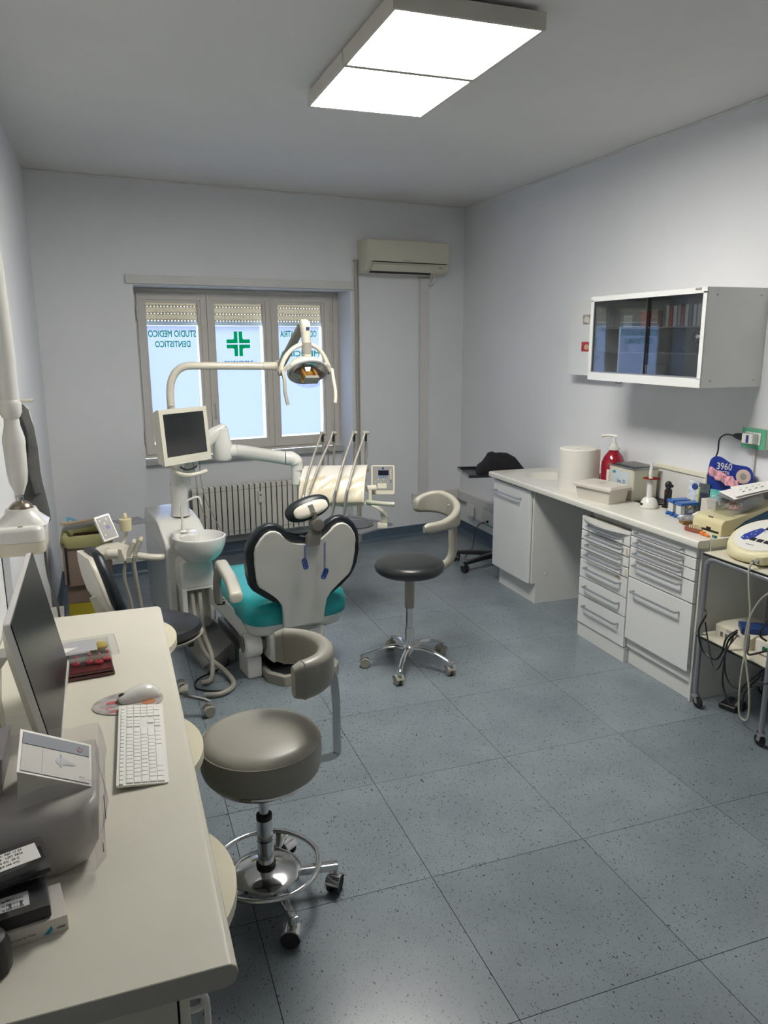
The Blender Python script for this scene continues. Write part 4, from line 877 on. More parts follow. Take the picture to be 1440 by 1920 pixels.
# keyboard: two columns of groups, keys as individual parts
kb = thing('keyboard', 'white full-size keyboard lying lengthwise on the desk', 'keyboard', (.0105, 1.952, DZ), 88.2)
KW = mat('white_keyboard', (.74, .73, .68), .45, noise=.01)
B().prism([(-.062, .004), (.058, .017), (.058, .010), (-.058, .0)], -.215, .215, 'x', bev=.002).obj('base', KW, kb)
KT = mat('white_keycap', (.80, .79, .75), .5, noise=.01)
keyc = {}
def key(x, y, w_, h_):
    kk = (round(w_, 4), round(h_, 4)); zt = .017+(y-.058)*.108
    if kk not in keyc:
        s = B(); s.loft([[(a, c_, 0) for a, c_ in ((-w_/2, -h_/2), (w_/2, -h_/2), (w_/2, h_/2), (-w_/2, h_/2))], [(a, c_, .0035) for a, c_ in ((-w_/2+.001, -h_/2+.001), (w_/2-.001, -h_/2+.001), (w_/2-.001, h_/2-.001), (-w_/2+.001, h_/2-.001))]])
        o = s.obj('key', KT, kb, smooth=False); keyc[kk] = o.data
    else:
        o = bpy.data.objects.new('key', keyc[kk]); COL.objects.link(o); o.parent = kb
    o.location = (x, y, zt-.0005); o.rotation_euler = (R(6.2), 0, 0)
px_ = .0188; g_ = .0014
rows = [(.046, .010, [1]*17+[1]*4), (.0285, .017, None), (.0105, .017, None), (-.0075, .017, None), (-.0255, .017, None), (-.0435, .017, None)]
x = -.207
for i in range(21): key(-.2045+.0197*i, .047, .0197-g_-.0006, .0095)
lay = {1: [1]*13+[2.0], 2: [1.5]+[1]*12+[1.5], 3: [1.75]+[1]*11+[2.25], 4: [1.25]+[1]*11+[2.75], 5: [1.25, 1.25, 1.25, 6.0, 1.25, 1.25, 1.25, 1.5]}
for r_, wds in lay.items():
    y = rows[r_][0]; x = -.2105; u_ = .2800/sum(wds)
    for wd in wds: key(x+wd*u_/2, y, wd*u_-g_, .0165); x += wd*u_
    bx_ = .0745
    if r_ in (1, 2): [key(bx_+.0182*k+.009, y, .0182-g_, .0165) for k in range(3)]
    if r_ == 4: key(bx_+.0182+.009, y, .0182-g_, .0165)
    if r_ == 5: [key(bx_+.0182*k+.009, y, .0182-g_, .0165) for k in range(3)]
    nx = .1345
    if r_ == 5: key(nx+.0182, y, .0364-g_, .0165); key(nx+.0182*2+.0091, y, .0182-g_, .0165)
    else: [key(nx+.0182*k+.0091, y, .0182-g_, .0165) for k in range(3)]
    if r_ in (1, 3): key(nx+.0182*3+.0091, y, .0182-g_, .0165)
    if r_ in (2, 4): key(nx+.0182*3+.0091, y, .0182-g_, .0165)
pad = thing('mouse_mat', 'small oval picture mouse mat under the mouse', 'mouse mat', (-.015, 2.213, DZ), 4)
PADM = mat('printed_mat', (.36, .33, .31), .6, noise=.35, nscale=28)
B().lathe([(0, 0), (.1, 0), (.1, .003), (0, .003)], seg=48, sy=.74).obj('mat_base', PADM, pad)
for (x, y, r1, r2, cc) in ((-.045, .012, .016, .010, (.45, .10, .10)), (-.055, -.022, .010, .005, (.6, .15, .25)), (-.022, -.048, .035, .008, (.45, .12, .12)), (-.03, -.03, .035, .004, (.5, .55, .5)), (.055, -.02, .02, .02, (.45, .18, .08)), (-.02, .02, .012, .008, (.15, .35, .25))):
    B().lathe([(0, .0031), (1, .0031), (1, .0036), (0, .0036)], (x, y, 0), seg=18, sx=r1, sy=r2).obj('print_patch', mat('print_%.2f' % cc[0]+'%.2f' % cc[2], cc, .6), pad)
mse = thing('computer_mouse', 'white computer mouse on the oval mat', 'mouse', (.016, 2.232, DZ+.0037), 12)
B().loft([[(x, a*ww, z0_+max(0, c_)*hh) for a, c_ in [(math.cos(R(q)), math.sin(R(q))) for q in range(0, 181, 15)]] + [(x, -ww*.9, z0_), (x, ww*.9, z0_)] for x, ww, hh, z0_ in ((-.060, .012, .008, .004), (-.055, .022, .015, .001), (-.04, .029, .023, .0), (-.015, .031, .033, .0), (.012, .032, .038, .0), (.035, .030, .034, .0), (.052, .024, .022, .001), (.060, .012, .009, .004))]).obj('shell', PLASW, mse, angle=70)
B().ell((-.047, .0, .019), .011, .004, .006, 12).obj('wheel', BLACK, mse)
B().box(-.056, -.005, -.0006, .0006, .018, .0185).obj('button_seam', PLASG, mse)

# dark red wooden box with clear case of sample teeth on it
wbx = thing('wooden_case', 'dark red wooden case on the desk beside the monitor', 'case', (-.133, 2.51, DZ), 5)
RED = mat('dark_red_wood', (.09, .012, .012), .3, noise=.2, nscale=20, coat=.5)
B().box(-.075, .078, -.085, .085, 0, .014, .004).obj('lower_half', RED, wbx)
B().box(-.073, .076, -.083, .083, .0145, .026, .004).obj('lid', RED, wbx)
cc_ = thing('clear_box', 'clear plastic box holding yellow and pink pieces on the red case', 'box', (-.125, 2.55, DZ+.0265), 5)
B().box(-.065, .065, -.075, .065, .0, .003).box(-.065, .065, -.078, -.075, .0, .034).box(-.065, .065, .065, .068, .0, .034).box(.062, .065, -.075, .065, .003, .034).box(-.065, -.062, -.075, .065, .003, .034).obj('tray', CLEARP, cc_)
B().box(-.078, .088, -.09, .08, .036, .039, .001).box(-.078, .088, -.09, -.088, .028, .036).box(.086, .088, -.088, .08, .028, .036).obj('lid', CLEARP, cc_)
tag(B().ell((-.09, 2.585, DZ+.045), .026, .024, .014, 14).ell((-.11, 2.57, DZ+.042), .016, .014, .012, 12).obj('yellow_putty', mat('yellow_putty', (.75, .52, .05), .5, noise=.2, nscale=60)), 'small yellow lump inside the clear plastic box', 'putty')
for k, (x, y) in enumerate(((-.165, 2.485), (-.125, 2.49), (-.095, 2.482), (-.07, 2.50))):
    tag(B().cyl((x, y, DZ+.0296), (x, y, DZ+.0345), .013, seg=12).cyl((x, y, DZ+.0345), (x+.003, y, DZ+.058), .0035, seg=8).ell((x+.003, y, DZ+.056), .006, .006, .005, 10).obj('pink_piece', mat('pink_plastic', (.75, .06, .10), .3)), 'small pink plastic piece in the clear box, '+['farthest left', 'second from left', 'third from left', 'rightmost'][k], 'plastic piece', 'pink pieces in the clear box')
tag(B().box(-.055, .055, -.045, .05, 0, .001).obj('grey_card', mat('silver_card', (.40, .40, .42), .4), None, (-.155, 2.54, DZ+.0660), (0, 0, R(4))), 'silver-grey card on top of the clear box', 'card')
tag(B().prism([(-.03, -.03), (.03, .02), (-.03, .03)], 0, .0008, 'z').obj('paper_slip', PAPER, None, (-.185, 2.515, DZ+.0673), (0, 0, R(4))), 'torn white paper slip on the silver card', 'paper')

# shrouded white machine in the foreground
pm = thing('bagged_machine', 'white desktop machine under a clear plastic cover in the near left', 'machine', (0, 0, 0))
BW = mat('machine_white', (.50, .48, .42), .4, noise=.02)
PM = T(-.16, 1.58, .950) @ RZ(0) @ RX(16.2) @ RY(30.2)
B().loft([[(x, y, z) for x, y in [(-.43, y0_), (x1_-.05, y0_), (x1_, y0_+.03), (x1_, 1.74), (-.43, 1.74)]] for z, y0_, x1_ in ((DZ+.002, 1.475, -.112), (.80, 1.465, -.088), (.86, 1.475, -.084), (.895, 1.50, -.09))]).obj('body', BW, pm, angle=60)
hq = [PM @ Vector((x_, y_, 0)) for x_, y_ in ((-.076, -.060), (.076, -.060), (.076, .060), (-.076, .060))]
B().loft([[(p.x-.004*(k in (0, 3)), p.y-.016*(k in (0, 1)), .885) for k, p in enumerate(hq)], [tuple(p-Vector((0, 0, .010))) for p in hq], [tuple(p) for p in hq]]).obj('control_head', BW, pm, angle=15)
B().box(-.070, .070, .020, .052, .0005, .002).xf(PM).obj('grey_strip', mat('panel_grey', (.22, .24, .27), .6), pm)
B().box(-.070, .070, -.054, .018, .0005, .0015).xf(PM).obj('white_panel', mat('matte_white_print', (.60, .58, .54), .6), pm)
B().box(-.0285, -.0280, -.050, .016, .0015, .002).xf(PM).obj('panel_line', PLASG, pm)
lo = B().ell((.012, -.010, .002), .014, .011, .0008, 14).ell((.028, -.012, .002), .013, .006, .0008, 12).box(.008, .012, -.026, .008, .0015, .003); lo.xf(PM); lo.obj('printed_emblem', mat('emblem_grey', (.38, .40, .41), .5), pm)
B().tube([Vector((.050+.006*math.cos(R(q)), .034+.006*math.sin(R(q)), .0025)) for q in range(110, 430, 20)], .0007, 5).tube([(.050, .034, .0025), (.050, .041, .0025)], .0007, 5).xf(PM).obj('power_symbol', mat('orange_print', (.6, .25, .18), .5), pm)
text('2', .016, PLASG, pm, PM @ T(.055, -.042, .0017) @ RZ(90), 'number')
# plastic bag draped over it
def bagring(z, x1, y0_, seed, a=.006):
    rnd = random.Random(seed); out = []
    N = 36; base = [(-.425, 1.76), (-.425, y0_), (x1, y0_), (x1, 1.76)]
    per = []
    for (p, q), n_ in zip(zip(base, base[1:]+base[:1]), (8, 12, 10, 12)):
        for k in range(n_): per.append((p[0]+(q[0]-p[0])*k/n_, p[1]+(q[1]-p[1])*k/n_))
    for i, (x, y) in enumerate(per):
        wv = a*(math.sin(i*1.7+z*22)+math.sin(i*.9+z*35+1)); cxx, cyy = -.2, 1.6; dx, dy = x-cxx, y-cyy; L = math.hypot(dx, dy)
        cr_ = min(1, .19/L) if False else 1
        out.append((max(-.428, x+dx/L*wv), y+dy/L*wv, z+.003*math.sin(i*2.1) if z > .76 else z))
    return out
bg_ = B().loft([bagring(DZ+.003, -.100, 1.462, 1, .003), bagring(.79, -.078, 1.452, 2, .004), bagring(.85, -.072, 1.458, 3, .004), bagring(.895, -.076, 1.480, 4, .003), bagring(.925, -.082, 1.515, 5, .002)], cap=False)
FB = mixmat('clear_bag', 'glass', (.90, .89, .92), fac=.06, rough=.2, col2=(.85, .84, .9))
bg_.obj('plastic_cover', FB, pm, angle=180)
B().box(-.0728, -.0715, 1.505, 1.512, .835, .885).obj('cover_tie', BLACK, pm); B().box(-.0808, -.0795, 1.468, 1.473, .785, .805).obj('cover_tie', BLACK, pm)
tag(B().loft([[(-.428, 1.46+.01*math.sin(k), z+.01*math.sin(k*1.3+1)) if False else (x, y, z+.006*math.sin(x*60+y*40)) for x, y, z in r_] for k, r_ in enumerate([[(-.405, 1.54, .904), (-.262, 1.54, .904), (-.262, 1.70, .904), (-.405, 1.70, .904)], [(-.405, 1.56, .955), (-.256, 1.56, .975), (-.252, 1.68, .985), (-.405, 1.68, .96)]])]).obj('grey_bag', mat('mauve_grey_plastic', (.20, .18, .19), .35)), 'folded mauve-grey plastic bag beside the machine\'s control panel', 'bag')
# small boxes in the near corner
wb_ = thing('cleaner_box', 'white cardboard box with blue logo under the black cases', 'box', (-.230, 1.352, DZ), 10)
CB = mat('white_card', (.62, .59, .53), .6)
B().box(-.08, .080, -.052, .045, 0, .030, .001).obj('carton', CB, wb_)
BLU = mat('logo_blue', (.02, .25, .42), .5)
B().prism([(.038, .004), (.052, .018), (.054, .010), (.048, .004)], -.0526, -.052, 'y').obj('blue_logo', BLU, wb_)
text('DISINFECTANT', .006, mat('print_grey', (.15, .15, .14), .6), wb_, T(.068, -.0525, .010) @ RX(90), 'small_print', sx=.35)
text('Surface Cleaning Wipes', .006, mat('print_grey', (.15, .15, .14), .6), wb_, T(.0, -.0525, .013) @ RX(90), 'small_print', sx=.9)
bc1 = thing('black_case', 'black plastic case with clear lid on the white cardboard box', 'case', (-.232, 1.352, DZ+.0305), 9)
B().box(-.055, .058, -.045, .045, 0, .026, .004).obj('base', BLACK, bc1)
B().box(-.057, .060, -.047, .047, .026, .045, .003).obj('clear_lid', CLEARP, bc1)
lbl = B().box(-.030, .025, -.028, .012, .0265, .0275).obj('label', PAPER, bc1)
for k in range(6): text('lot 5826 014 exp', .0075, BLACK, lbl, T(-.002, .006-.006*k, .0278), 'small_print', sx=.7) if k % 2 else B().box(-.026+.009*k, -.022+.009*k, -.022, -.010, .0276, .0279).obj('bar_mark', BLACK, lbl)
bc2 = thing('clear_case', 'clear and black case with white text label, topmost in the near left', 'case', (-.245, 1.40, DZ+.0765), 17)
B().box(-.07, .068, -.04, .04, 0, .010, .003).obj('base', BLACK, bc2)
B().box(-.072, .070, -.042, .042, .0102, .030, .004).obj('clear_lid', CLEARP, bc2)
l2 = B().box(-.05, .055, -.030, .022, .0303, .0312, .0).obj('label', PAPER, bc2)
for k, s_ in enumerate(('Sterile kit  REF 12 04', 'CE 0123   LOT 5826', 'Store dry  20 C', 'Single use only')): text(s_, .0085, BLACK, l2, T(.0, .015-.011*k, .0314), 'small_print', sx=.85)
tag(B().lathe([(0, 0), (.030, 0), (.034, .006), (.034, .05), (.028, .065), (.014, .07), (.012, .085), (0, .086)], seg=24).obj('black_bottle', BLACK, None, (-.262, 1.255, DZ), (0, 0, 0)), 'black rounded bottle at the left picture edge, on the desk', 'bottle')

# ------------------------------------------------------------------ x-ray arm and coat on the left wall
xr = thing('xray_machine', 'white wall-mounted dental x-ray arm with pale head above the desk end', 'x-ray machine')
Y0 = 2.9
B().box(XL+.001, XL+.05, Y0-.12, Y0+.12, 1.46, 1.66, .01).obj('wall_plate', PLASW, xr)
B().tube([(-.318, Y0, 1.59), (-.318, Y0, 1.75), (-.325, Y0, 2.0), (-.335, Y0, 2.15), (-.365, Y0, 2.32)], [.031, .033, .036, .038, .038], 20).obj('upper_tube', PLASW, xr)
B().box(-.395, -.33, Y0-.02, Y0+.02, 1.57, 1.61, .01).obj('wall_link', PLASW, xr)
B().lathe([(0, .0), (.028, .002), (.036, .02), (.037, .05), (.031, .062), (.0, .064)], (-.318, Y0, 1.535)).obj('tube_collar', PLASW, xr)
B().lathe([(.024, .0), (.026, -.03), (.036, -.07), (.037, -.09), (.0355, -.10), (.036, -.102), (.034, -.19), (.030, -.225), (.016, -.262), (.014, -.27)], (-.318, Y0, 1.538), seg=28).obj('lower_arm', PLASW, xr)
B().lathe([(0, .0), (.015, .0), (.012, -.02), (.010, -.02)], (-.320, Y0, 1.262), seg=20).obj('ball_neck', STEEL, xr)
B().ell((-.318, Y0, 1.213), .042, .042, .036, 24).obj('ball_joint', mat('brushed_bronze', (.28, .24, .19), .3, .9), xr)
B().loft([[(-.318+a, Y0+c_, z) for a, c_ in rrect(w_, d_, r_, 4)] for z, w_, d_, r_ in ((1.168, .17, .15, .03), (1.18, .15, .14, .04), (1.20, .115, .11, .045), (1.222, .096, .096, .045))]).obj('head_saddle', PLASW, xr, angle=60)
B().loft([[(-.335+a, Y0+c_, z) for a, c_ in rrect(w_, d_, .035, 5)] for z, w_, d_ in ((1.072, .17, .20), (1.080, .178, .21), (1.118, .182, .214))]).obj('head_lower', PLASI, xr, angle=60)
B().loft([[(-.335+a, Y0+c_, z) for a, c_ in rrect(w_, d_, .035, 5)] for z, w_, d_ in ((1.119, .184, .216), (1.155, .182, .214), (1.168, .172, .205), (1.172, .15, .18))]).obj('head_upper', PLASW, xr, angle=60)
B().box(-.325, -.31, Y0-.0905, Y0-.0885, 1.171, 1.174).obj('badge', BLACK, xr)
tag(B().tube(catmull([(-.26, 2.93, 1.07), (-.262, 2.98, .95), (-.255, 3.05, .85), (-.245, 3.085, .72), (-.25, 3.09, .3)], 6), .0045, 8).obj('xray_cable', mat('dark_grey_cable', (.05, .05, .05), .5)), 'dark cable hanging from the x-ray head behind the desk end', 'cable')
wl_ = thing('wall_light', 'cream rounded wall bracket behind the grey coat', 'wall bracket')
B().loft([[(XL+.002+q, 3.95+a, c_) for a, c_ in rrect(.09*k_, .44*k_, .043*k_, 6, 0, 1.29)] for q, k_ in ((0, 1), (.045, 1), (.07, .93), (.083, .7))]).obj('cover', PLASI, wl_, angle=60)
B().box(XL+.002, XL+.10, 3.93, 3.97, 1.515, 1.53, .004).obj('hook_top', PLASI, wl_)
ct = thing('grey_coat', 'grey cloth apron hanging on the left wall bracket', 'coat')
CL = mat('grey_cloth', (.085, .085, .082), .9, noise=.15, nscale=20, bump=.4, bscale=400)
rg = []
for z, xa, xb, th_ in ((1.505, -.395, -.365, .015), (1.48, -.40, -.34, .03), (1.42, -.405, -.328, .035), (1.32, -.41, -.325, .035), (1.20, -.415, -.318, .04), (1.10, -.418, -.308, .04), (1.02, -.418, -.302, .04), (.98, -.418, -.300, .035)):
    n_ = 22; ring = []
    for k in range(n_):
        a = 2*math.pi*k/n_; ring.append(((xa+xb)/2+(xb-xa)/2*math.cos(a)+.004*math.sin(3*a+z*20), 3.80+th_*math.sin(a)*1.6+.008*math.sin(5*a+z*25), z+.01*math.sin(2*a)))
    rg.append(ring)
B().loft(rg).obj('body_cloth', CL, ct, angle=80)
B().tube(catmull([(-.37, 3.76, 1.49), (-.345, 3.74, 1.42), (-.338, 3.74, 1.33), (-.35, 3.74, 1.24), (-.335, 3.74, 1.12)], 5), [.018]*8+[.024]*8+[.02]*5, 10, flat=.5).obj('fold', CL, ct)

# ------------------------------------------------------------------ boxes in the back left corner
CARD = mat('brown_cardboard', (.21, .15, .115), .85, noise=.08)
bx1 = thing('cardboard_box', 'tall brown cardboard box with yellow bag liner in the back left corner', 'box', (0, 0, 0))
def obox(b_, x0, x1, y0, y1, z0, z1, t_=.006):
    return b_.box(x0, x1, y0, y0+t_, z0, z1).box(x0, x1, y1-t_, y1, z0, z1).box(x0, x0+t_, y0+t_, y1-t_, z0, z1).box(x1-t_, x1, y0+t_, y1-t_, z0, z1).box(x0+t_, x1-t_, y0+t_, y1-t_, z0, z0+t_)
obox(B(), -.32, -.06, 4.87, 5.16, .325, .615).obj('box_wall', CARD, bx1, smooth=False)
B().box(-.335, -.323, 4.86, 5.10, .34, .60).obj('flap', CARD, bx1, (0, 0, 0), (0, 0, 0))
B().box(-.317, -.309, 4.862, 4.867, .335, .61).obj('dark_gap', BLACK, bx1)
B().box(-.25, -.08, 4.8655, 4.8685, .47, .474).obj('tape_edge', mat('tape_brown', (.25, .19, .14), .5), bx1)
YB_ = mixmat('yellow_bag_film', 'film', (.58, .57, .28), (.50, .49, .24), fac=.6)
rg = []
for k_, z, s_ in ((0, .565, .012), (1, .60, .020), (2, .635, .018), (3, .645, .0), (4, .628, -.012), (5, .59, -.02)):
    ring = []
    base = [(x, y) for x, y in rrect(.26+2*s_, .29+2*s_, .03, 4, -.19, 5.015)]
    for i, (x, y) in enumerate(base): ring.append((x+.005*math.sin(i*2.3+k_), y+.005*math.sin(i*1.7+k_), z+.008*math.sin(i*1.1+k_*.7)))
    rg.append(ring)
B().loft(rg, cap=False).obj('bag_liner', YB_, bx1, angle=180)
tag(B().box(-.33, -.07, 4.90, 5.15, .205, .322, .003).obj('lower_cardboard_box', CARD), 'low brown cardboard box under the one with the yellow bag', 'box')
tag(obox(B(), -.33, -.08, 4.90, 5.15, .0, .203).obj('yellow_bin', mat('yellow_plastic_bin', (.40, .33, .02), .5), smooth=False), 'yellow waste box at the bottom of the corner stack', 'box')
tag(B().prism([(-.12, -.05), (.16, .02), (.15, .06), (-.13, -.01)], 0, .006, 'z').prism([(-.13, -.055), (.16, .015), (.16, .02), (-.12, -.05)], -.022, .0, 'z').obj('metal_tray_lid', STEEL, None, (-.20, 5.0, .685), (0, 0, R(8))), 'thin steel tray lying across the yellow bag', 'tray')
tag(B().prism([(-.12, 0), (.14, .06), (.13, .075), (-.13, .012)], 0, .012, 'z').obj('wooden_ruler', mat('pale_wood', (.55, .42, .28), .6), None, (-.21, 4.98, .692), (0, 0, R(6))), 'pale wooden strip lying on the yellow bag', 'wood strip')
tag(B().tube(catmull([(-.29, 5.10, .66), (-.305, 5.12, .70), (-.25, 5.13, .675), (-.20, 5.12, .665)], 5), .008, 8, flat=.4).obj('blue_wrap', mat('light_blue_paper', (.12, .35, .55), .6)), 'light blue wrapping sticking up from the yellow bag', 'wrap')
for k in range(4):
    o = thing('glove_box', 'white and green box in the stack by the left wall, '+['lowest', 'second from below', 'third from below', 'topmost'][k], 'box', (-.365+.004*(k % 2), 4.35, .085*k), 3*(k % 2), 'white and green boxes by the left wall')
    B().box(-.055, .04, -.11, .11, 0, .084, .001).obj('carton', CB, o); B().box(.0405, .0415, -.10, .10, .008, .076).obj('green_side', mat('carton_green', (.08, .30, .20), .5), o)
tag(B().box(-.427, -.40, 3.12, 3.30, .0, 1.05, .004).obj('wall_panel', mat('cold_white_panel', (.72, .74, .78), .4)), 'white vertical panel on the left wall below the x-ray head', 'panel')

# ------------------------------------------------------------------ assistant's instrument holder
ah = thing('assistant_holder', 'white holder with two grey suction handpieces left of the spittoon', 'instrument holder', (-.05, 4.25, 0), 8)
B().loft([[(x, y, z) for x, y in ((-.135, -.10), (-.02, -.03), (.05, -.11), (.115, -.05), (.06, .09), (-.01, .10), (-.12, -.03))] for z in (.652, .66)]+[[(x, y, z) for x, y in ((-.13, -.09), (-.02, -.02), (.04, -.10), (.10, -.05), (.05, .08), (-.01, .09), (-.11, -.03))] for z in (.70, .712)]).obj('holder_body', PLASI, ah, angle=40)
B().cyl((-.03, -.06, .69), (.025, -.075, .69), .026, seg=24, bev=.004).obj('holder_knob', PLASI, ah)
B().tube(catmull([(.02, .06, .66), (.12, .12, .62), (.22, .15, .585), (.305, .155, .57)], 4), .02, 12).obj('holder_arm', PLASI, ah)
for k, (x, y) in enumerate(((.075, -.075), (.115, -.04))):
    B().cyl((x-.012, y-.01, .655), (x+.035, y+.01, .735), .015, seg=16, bev=.003).obj('suction_handpiece', PLASG, ah)
    B().cyl((x+.035, y+.01, .735), (x+.045, y+.015, .752), .011, .009, seg=14).obj('handpiece_tip', PLASI if k == 0 else CREAM, ah)
    B().box(x-.02, x+.012, y-.03, y+.01, .635, .665, .005).obj('clip', PLASG, ah)
B().tube(catmull([(.10, -.055, .655), (.105, -.06, .55), (.12, -.05, .4), (.13, -.05, .25), (.13, -.04, .1), (.15, -.02, .02)], 5), .012, 10).obj('hose', PLASG, ah)
B().tube(catmull([(.06, -.085, .655), (.045, -.08, .55), (.07, -.07, .4), (.08, -.06, .2), (.09, -.05, .02)], 5), .009, 10).obj('hose', PLASG, ah)
kp2 = thing('assistant_keypad', 'small tilted grey keypad left of the spittoon', 'control panel', (-.065, 4.33, .80), rot=(R(-29), R(-9), R(22)))
B().prism(rrect(.085, .145, .006, 3), -.004, .02, 'y', bev=.002).obj('case', PLASW, kp2)
B().prism(rrect(.070, .125, .003, 2), -.006, -.003, 'y').obj('face_plate', mat('keypad_grey', (.30, .30, .28), .4), kp2)
B().box(-.002, .016, -.0075, -.0055, -.010, .008).obj('blue_badge', mat('violet_badge', (.14, .14, .35), .4), kp2)
for k in range(8): B().cyl((-.022+.018*(k % 3), -.0055, .045-.022*(k//3) if k < 6 else -.04), (-.022+.018*(k % 3), -.0072, .045-.022*(k//3) if k < 6 else -.04), .0045, seg=10).obj('key', PLASG if k % 2 else PLASI, kp2)
tag(B().box(-.08, .08, -.09, .09, 0, .004, .001).obj('steel_tray_small', mat('dull_steel', (.35, .35, .35), .35, .9), None, (.07, 4.72, .735), (0, 0, R(20))), 'small dark steel tray behind the cup holder', 'tray')
cp = thing('cup_holder', 'cream cup holder knob behind the assistant keypad', 'cup holder', (.035, 4.42, .755))
B().cyl((0, 0, 0), (0, 0, .065), .030, .034, seg=24).obj('cup', CREAM, cp)
B().ell((0, .0, .08), .012, .012, .02, 14).obj('knob', CREAM, cp)
B().tube(catmull([(0, .0, .0), (-.01, .02, -.06), (-.05, -.02, -.10)], 4), .010, 8).obj('stem', PLASI, cp)

# ------------------------------------------------------------------ trolley at the right
tl = thing('steel_trolley', 'tubular steel trolley with two cream shelves at the right edge', 'trolley')
TB = mat('grey_tube', (.36, .37, .40), .35, .7)
x0, x1, y0, y1 = 2.625, 3.04, 2.375, 2.79
for xx in (x0, x1):
    B().tube(catmull([(xx, y1, .075), (xx, y1, .4), (xx, y1, .70), (xx, y1-.008, .752), (xx, y1-.045, .772), (xx, y1-.12, .772), (xx, y0+.12, .772), (xx, y0+.045, .772), (xx, y0+.008, .752), (xx, y0, .70), (xx, y0, .4), (xx, y0, .075)], 5), .012, 12).obj('tube_frame', TB, tl)
TSH = mat('cream_tray_shelf', (.64, .61, .50), .4)
for z, nm in ((.785, 'top_shelf'), (.372, 'lower_shelf')):
    B().box(x0-.005, x1+.01, y0+.0, y1+.02, z, z+.010, .001).obj(nm, TSH, tl)
    B().box(x0-.008, x0-.005, y0, y1+.02, z-.004, z+.006).obj('dark_edge', BLACK, tl)
B().tube(catmull([(x0+.02, y1+.01, .795), (x0+.02, y1+.01, .845), (x0+.025, y1+.01, .858)], 4), .0035, 8).obj('hook_pin', CHROME, tl)
for xx in (x0, x1):
    for yy in (y0, y1):
        B().cyl((xx, yy, .062), (xx, yy, .076), .020, seg=20, bev=.003).obj('caster_collar', CHROME, tl)
        sg = -1 if yy == y1 else 1
        c = B().cyl((xx-.008+.01, yy+.012*sg, .030), (xx+.008+.01, yy+.012*sg, .030), .028, seg=22, bev=.004).obj('caster', RUBBER, tl)
        B().prism([(yy-.004*sg, .062), (yy+.012*sg, .062), (yy+.022*sg, .028), (yy+.004*sg, .028)], xx-.004, xx+.022, 'x').obj('fork', STEEL, c)
cu_ = thing('motor_unit', 'rounded cream control unit with blue keys on the trolley top', 'control unit', (2.805, 2.625, .796), 8)
# body: round footprint, face tilted towards the room
def face(k, dz): 
    return [(.155*k*math.cos(R(q))*1.05, .165*k*math.sin(R(q)), dz+(.155*k*math.cos(R(q))+.155)*.38) for q in range(0, 360, 9)]
def foot(k, z): return [(.155*k*math.cos(R(q))*1.05, .165*k*math.sin(R(q)), z) for q in range(0, 360, 9)]
B().loft([foot(.92, .004), foot(.97, .008), foot(1.0, .02), [(x, y, z) for x, y, z in face(1.0, .03)], face(.97, .045), face(.90, .050)]).obj('case', CREAM, cu_, angle=60)
B().loft([face(.86, .0515), face(.85, .054)]).obj('face_plate', PLASW, cu_, angle=20)
FM = T(0, 0, .0545+.155*.38) @ RY(-math.degrees(math.atan(.38)))
def onface(b_, nm, m_): b_.xf(FM); return b_.obj(nm, m_, cu_)
onface(B().prism([(-.05, .03), (.03, .03), (.035, .055), (.0, .075), (-.045, .09), (-.075, .085), (-.085, .06)], .0005, .002, 'z'), 'blue_keypad', mat('royal_blue_keys', (.02, .05, .30), .4))
for k, (a, c_) in enumerate(((-.06, .06), (-.03, .06), (-.065, .078), (-.025, .045), (.0, .055))): onface(B().cyl((a, c_, .002), (a, c_, .003), .003, seg=10), 'white_key', PLASW)
onface(B().box(.03, .055, -.06, .035, .0005, .002), 'display', mat('dark_display', (.012, .012, .03), .15))
for k in range(4): onface(B().box(-.075, -.052, .028-.036*k-.015, .028-.036*k+.013, .0005, .003, .0008), 'black_key', BLACK)
for k in range(6): onface(B().cyl((.01, .02-.02*k, .0005), (.01, .02-.02*k, .0015), .003, seg=8), 'indicator_dot', PLASG)
onface(B().box(-.112, -.106, -.01, .03, .0005, .0015), 'maker_plate', mat('badge_blue_grey', (.18, .20, .30), .4))
B().cyl((-.145, -.085, .012), (-.145, -.085, .052), .026, seg=20, bev=.006).obj('socket_boss', CREAM, cu_)
B().cyl((-.165, -.085, .034), (-.20, -.085, .030), .009, seg=14).obj('cable_plug', STEEL, cu_)
tag(B().tube(catmull([(2.618, 2.512, .826), (2.598, 2.51, .80), (2.588, 2.49, .72), (2.588, 2.468, .60), (2.585, 2.47, .45), (2.575, 2.47, .30), (2.575, 2.465, .17), (2.58, 2.45, .115), (2.582, 2.415, .13), (2.582, 2.42, .24), (2.582, 2.45, .36), (2.582, 2.475, .45), (2.586, 2.472, .56), (2.594, 2.44, .66), (2.594, 2.38, .73), (2.594, 2.30, .76)], 8), .0048, 8).obj('motor_cable', mat('grey_cable', (.40, .39, .33), .4)), 'long grey cable looping from the cream control unit to near the floor', 'cable')
p1_ = thing('power_supply', 'cream electronic box with text on the trolley\'s lower shelf', 'electronic box', (2.80, 2.66, .383), 0)
B().loft([[(x, y, z) for x, y in rrect(.22, .22, .01, 2)] for z in (0, .055)]+[[(x+.015, y, .065) for x, y in rrect(.19, .21, .01, 2)]]).obj('case', TSH, p1_, angle=30)
text('ELECTRONIC', .018, mat('blue_print', (.05, .10, .25), .5), p1_, T(-.1105, -.01, .045) @ RZ(-90) @ RX(90), 'printed_name', sx=.8)
for k in range(3): B().box(-.114, -.1105, .055-.03*k, .068-.03*k, .008, .030).obj('socket_slot', mat('dark_panel', (.10, .10, .11), .4), p1_)
p2_ = thing('motor_controller', 'cream box with green display on the trolley\'s lower shelf', 'electronic box', (2.83, 2.465, .383), 4)
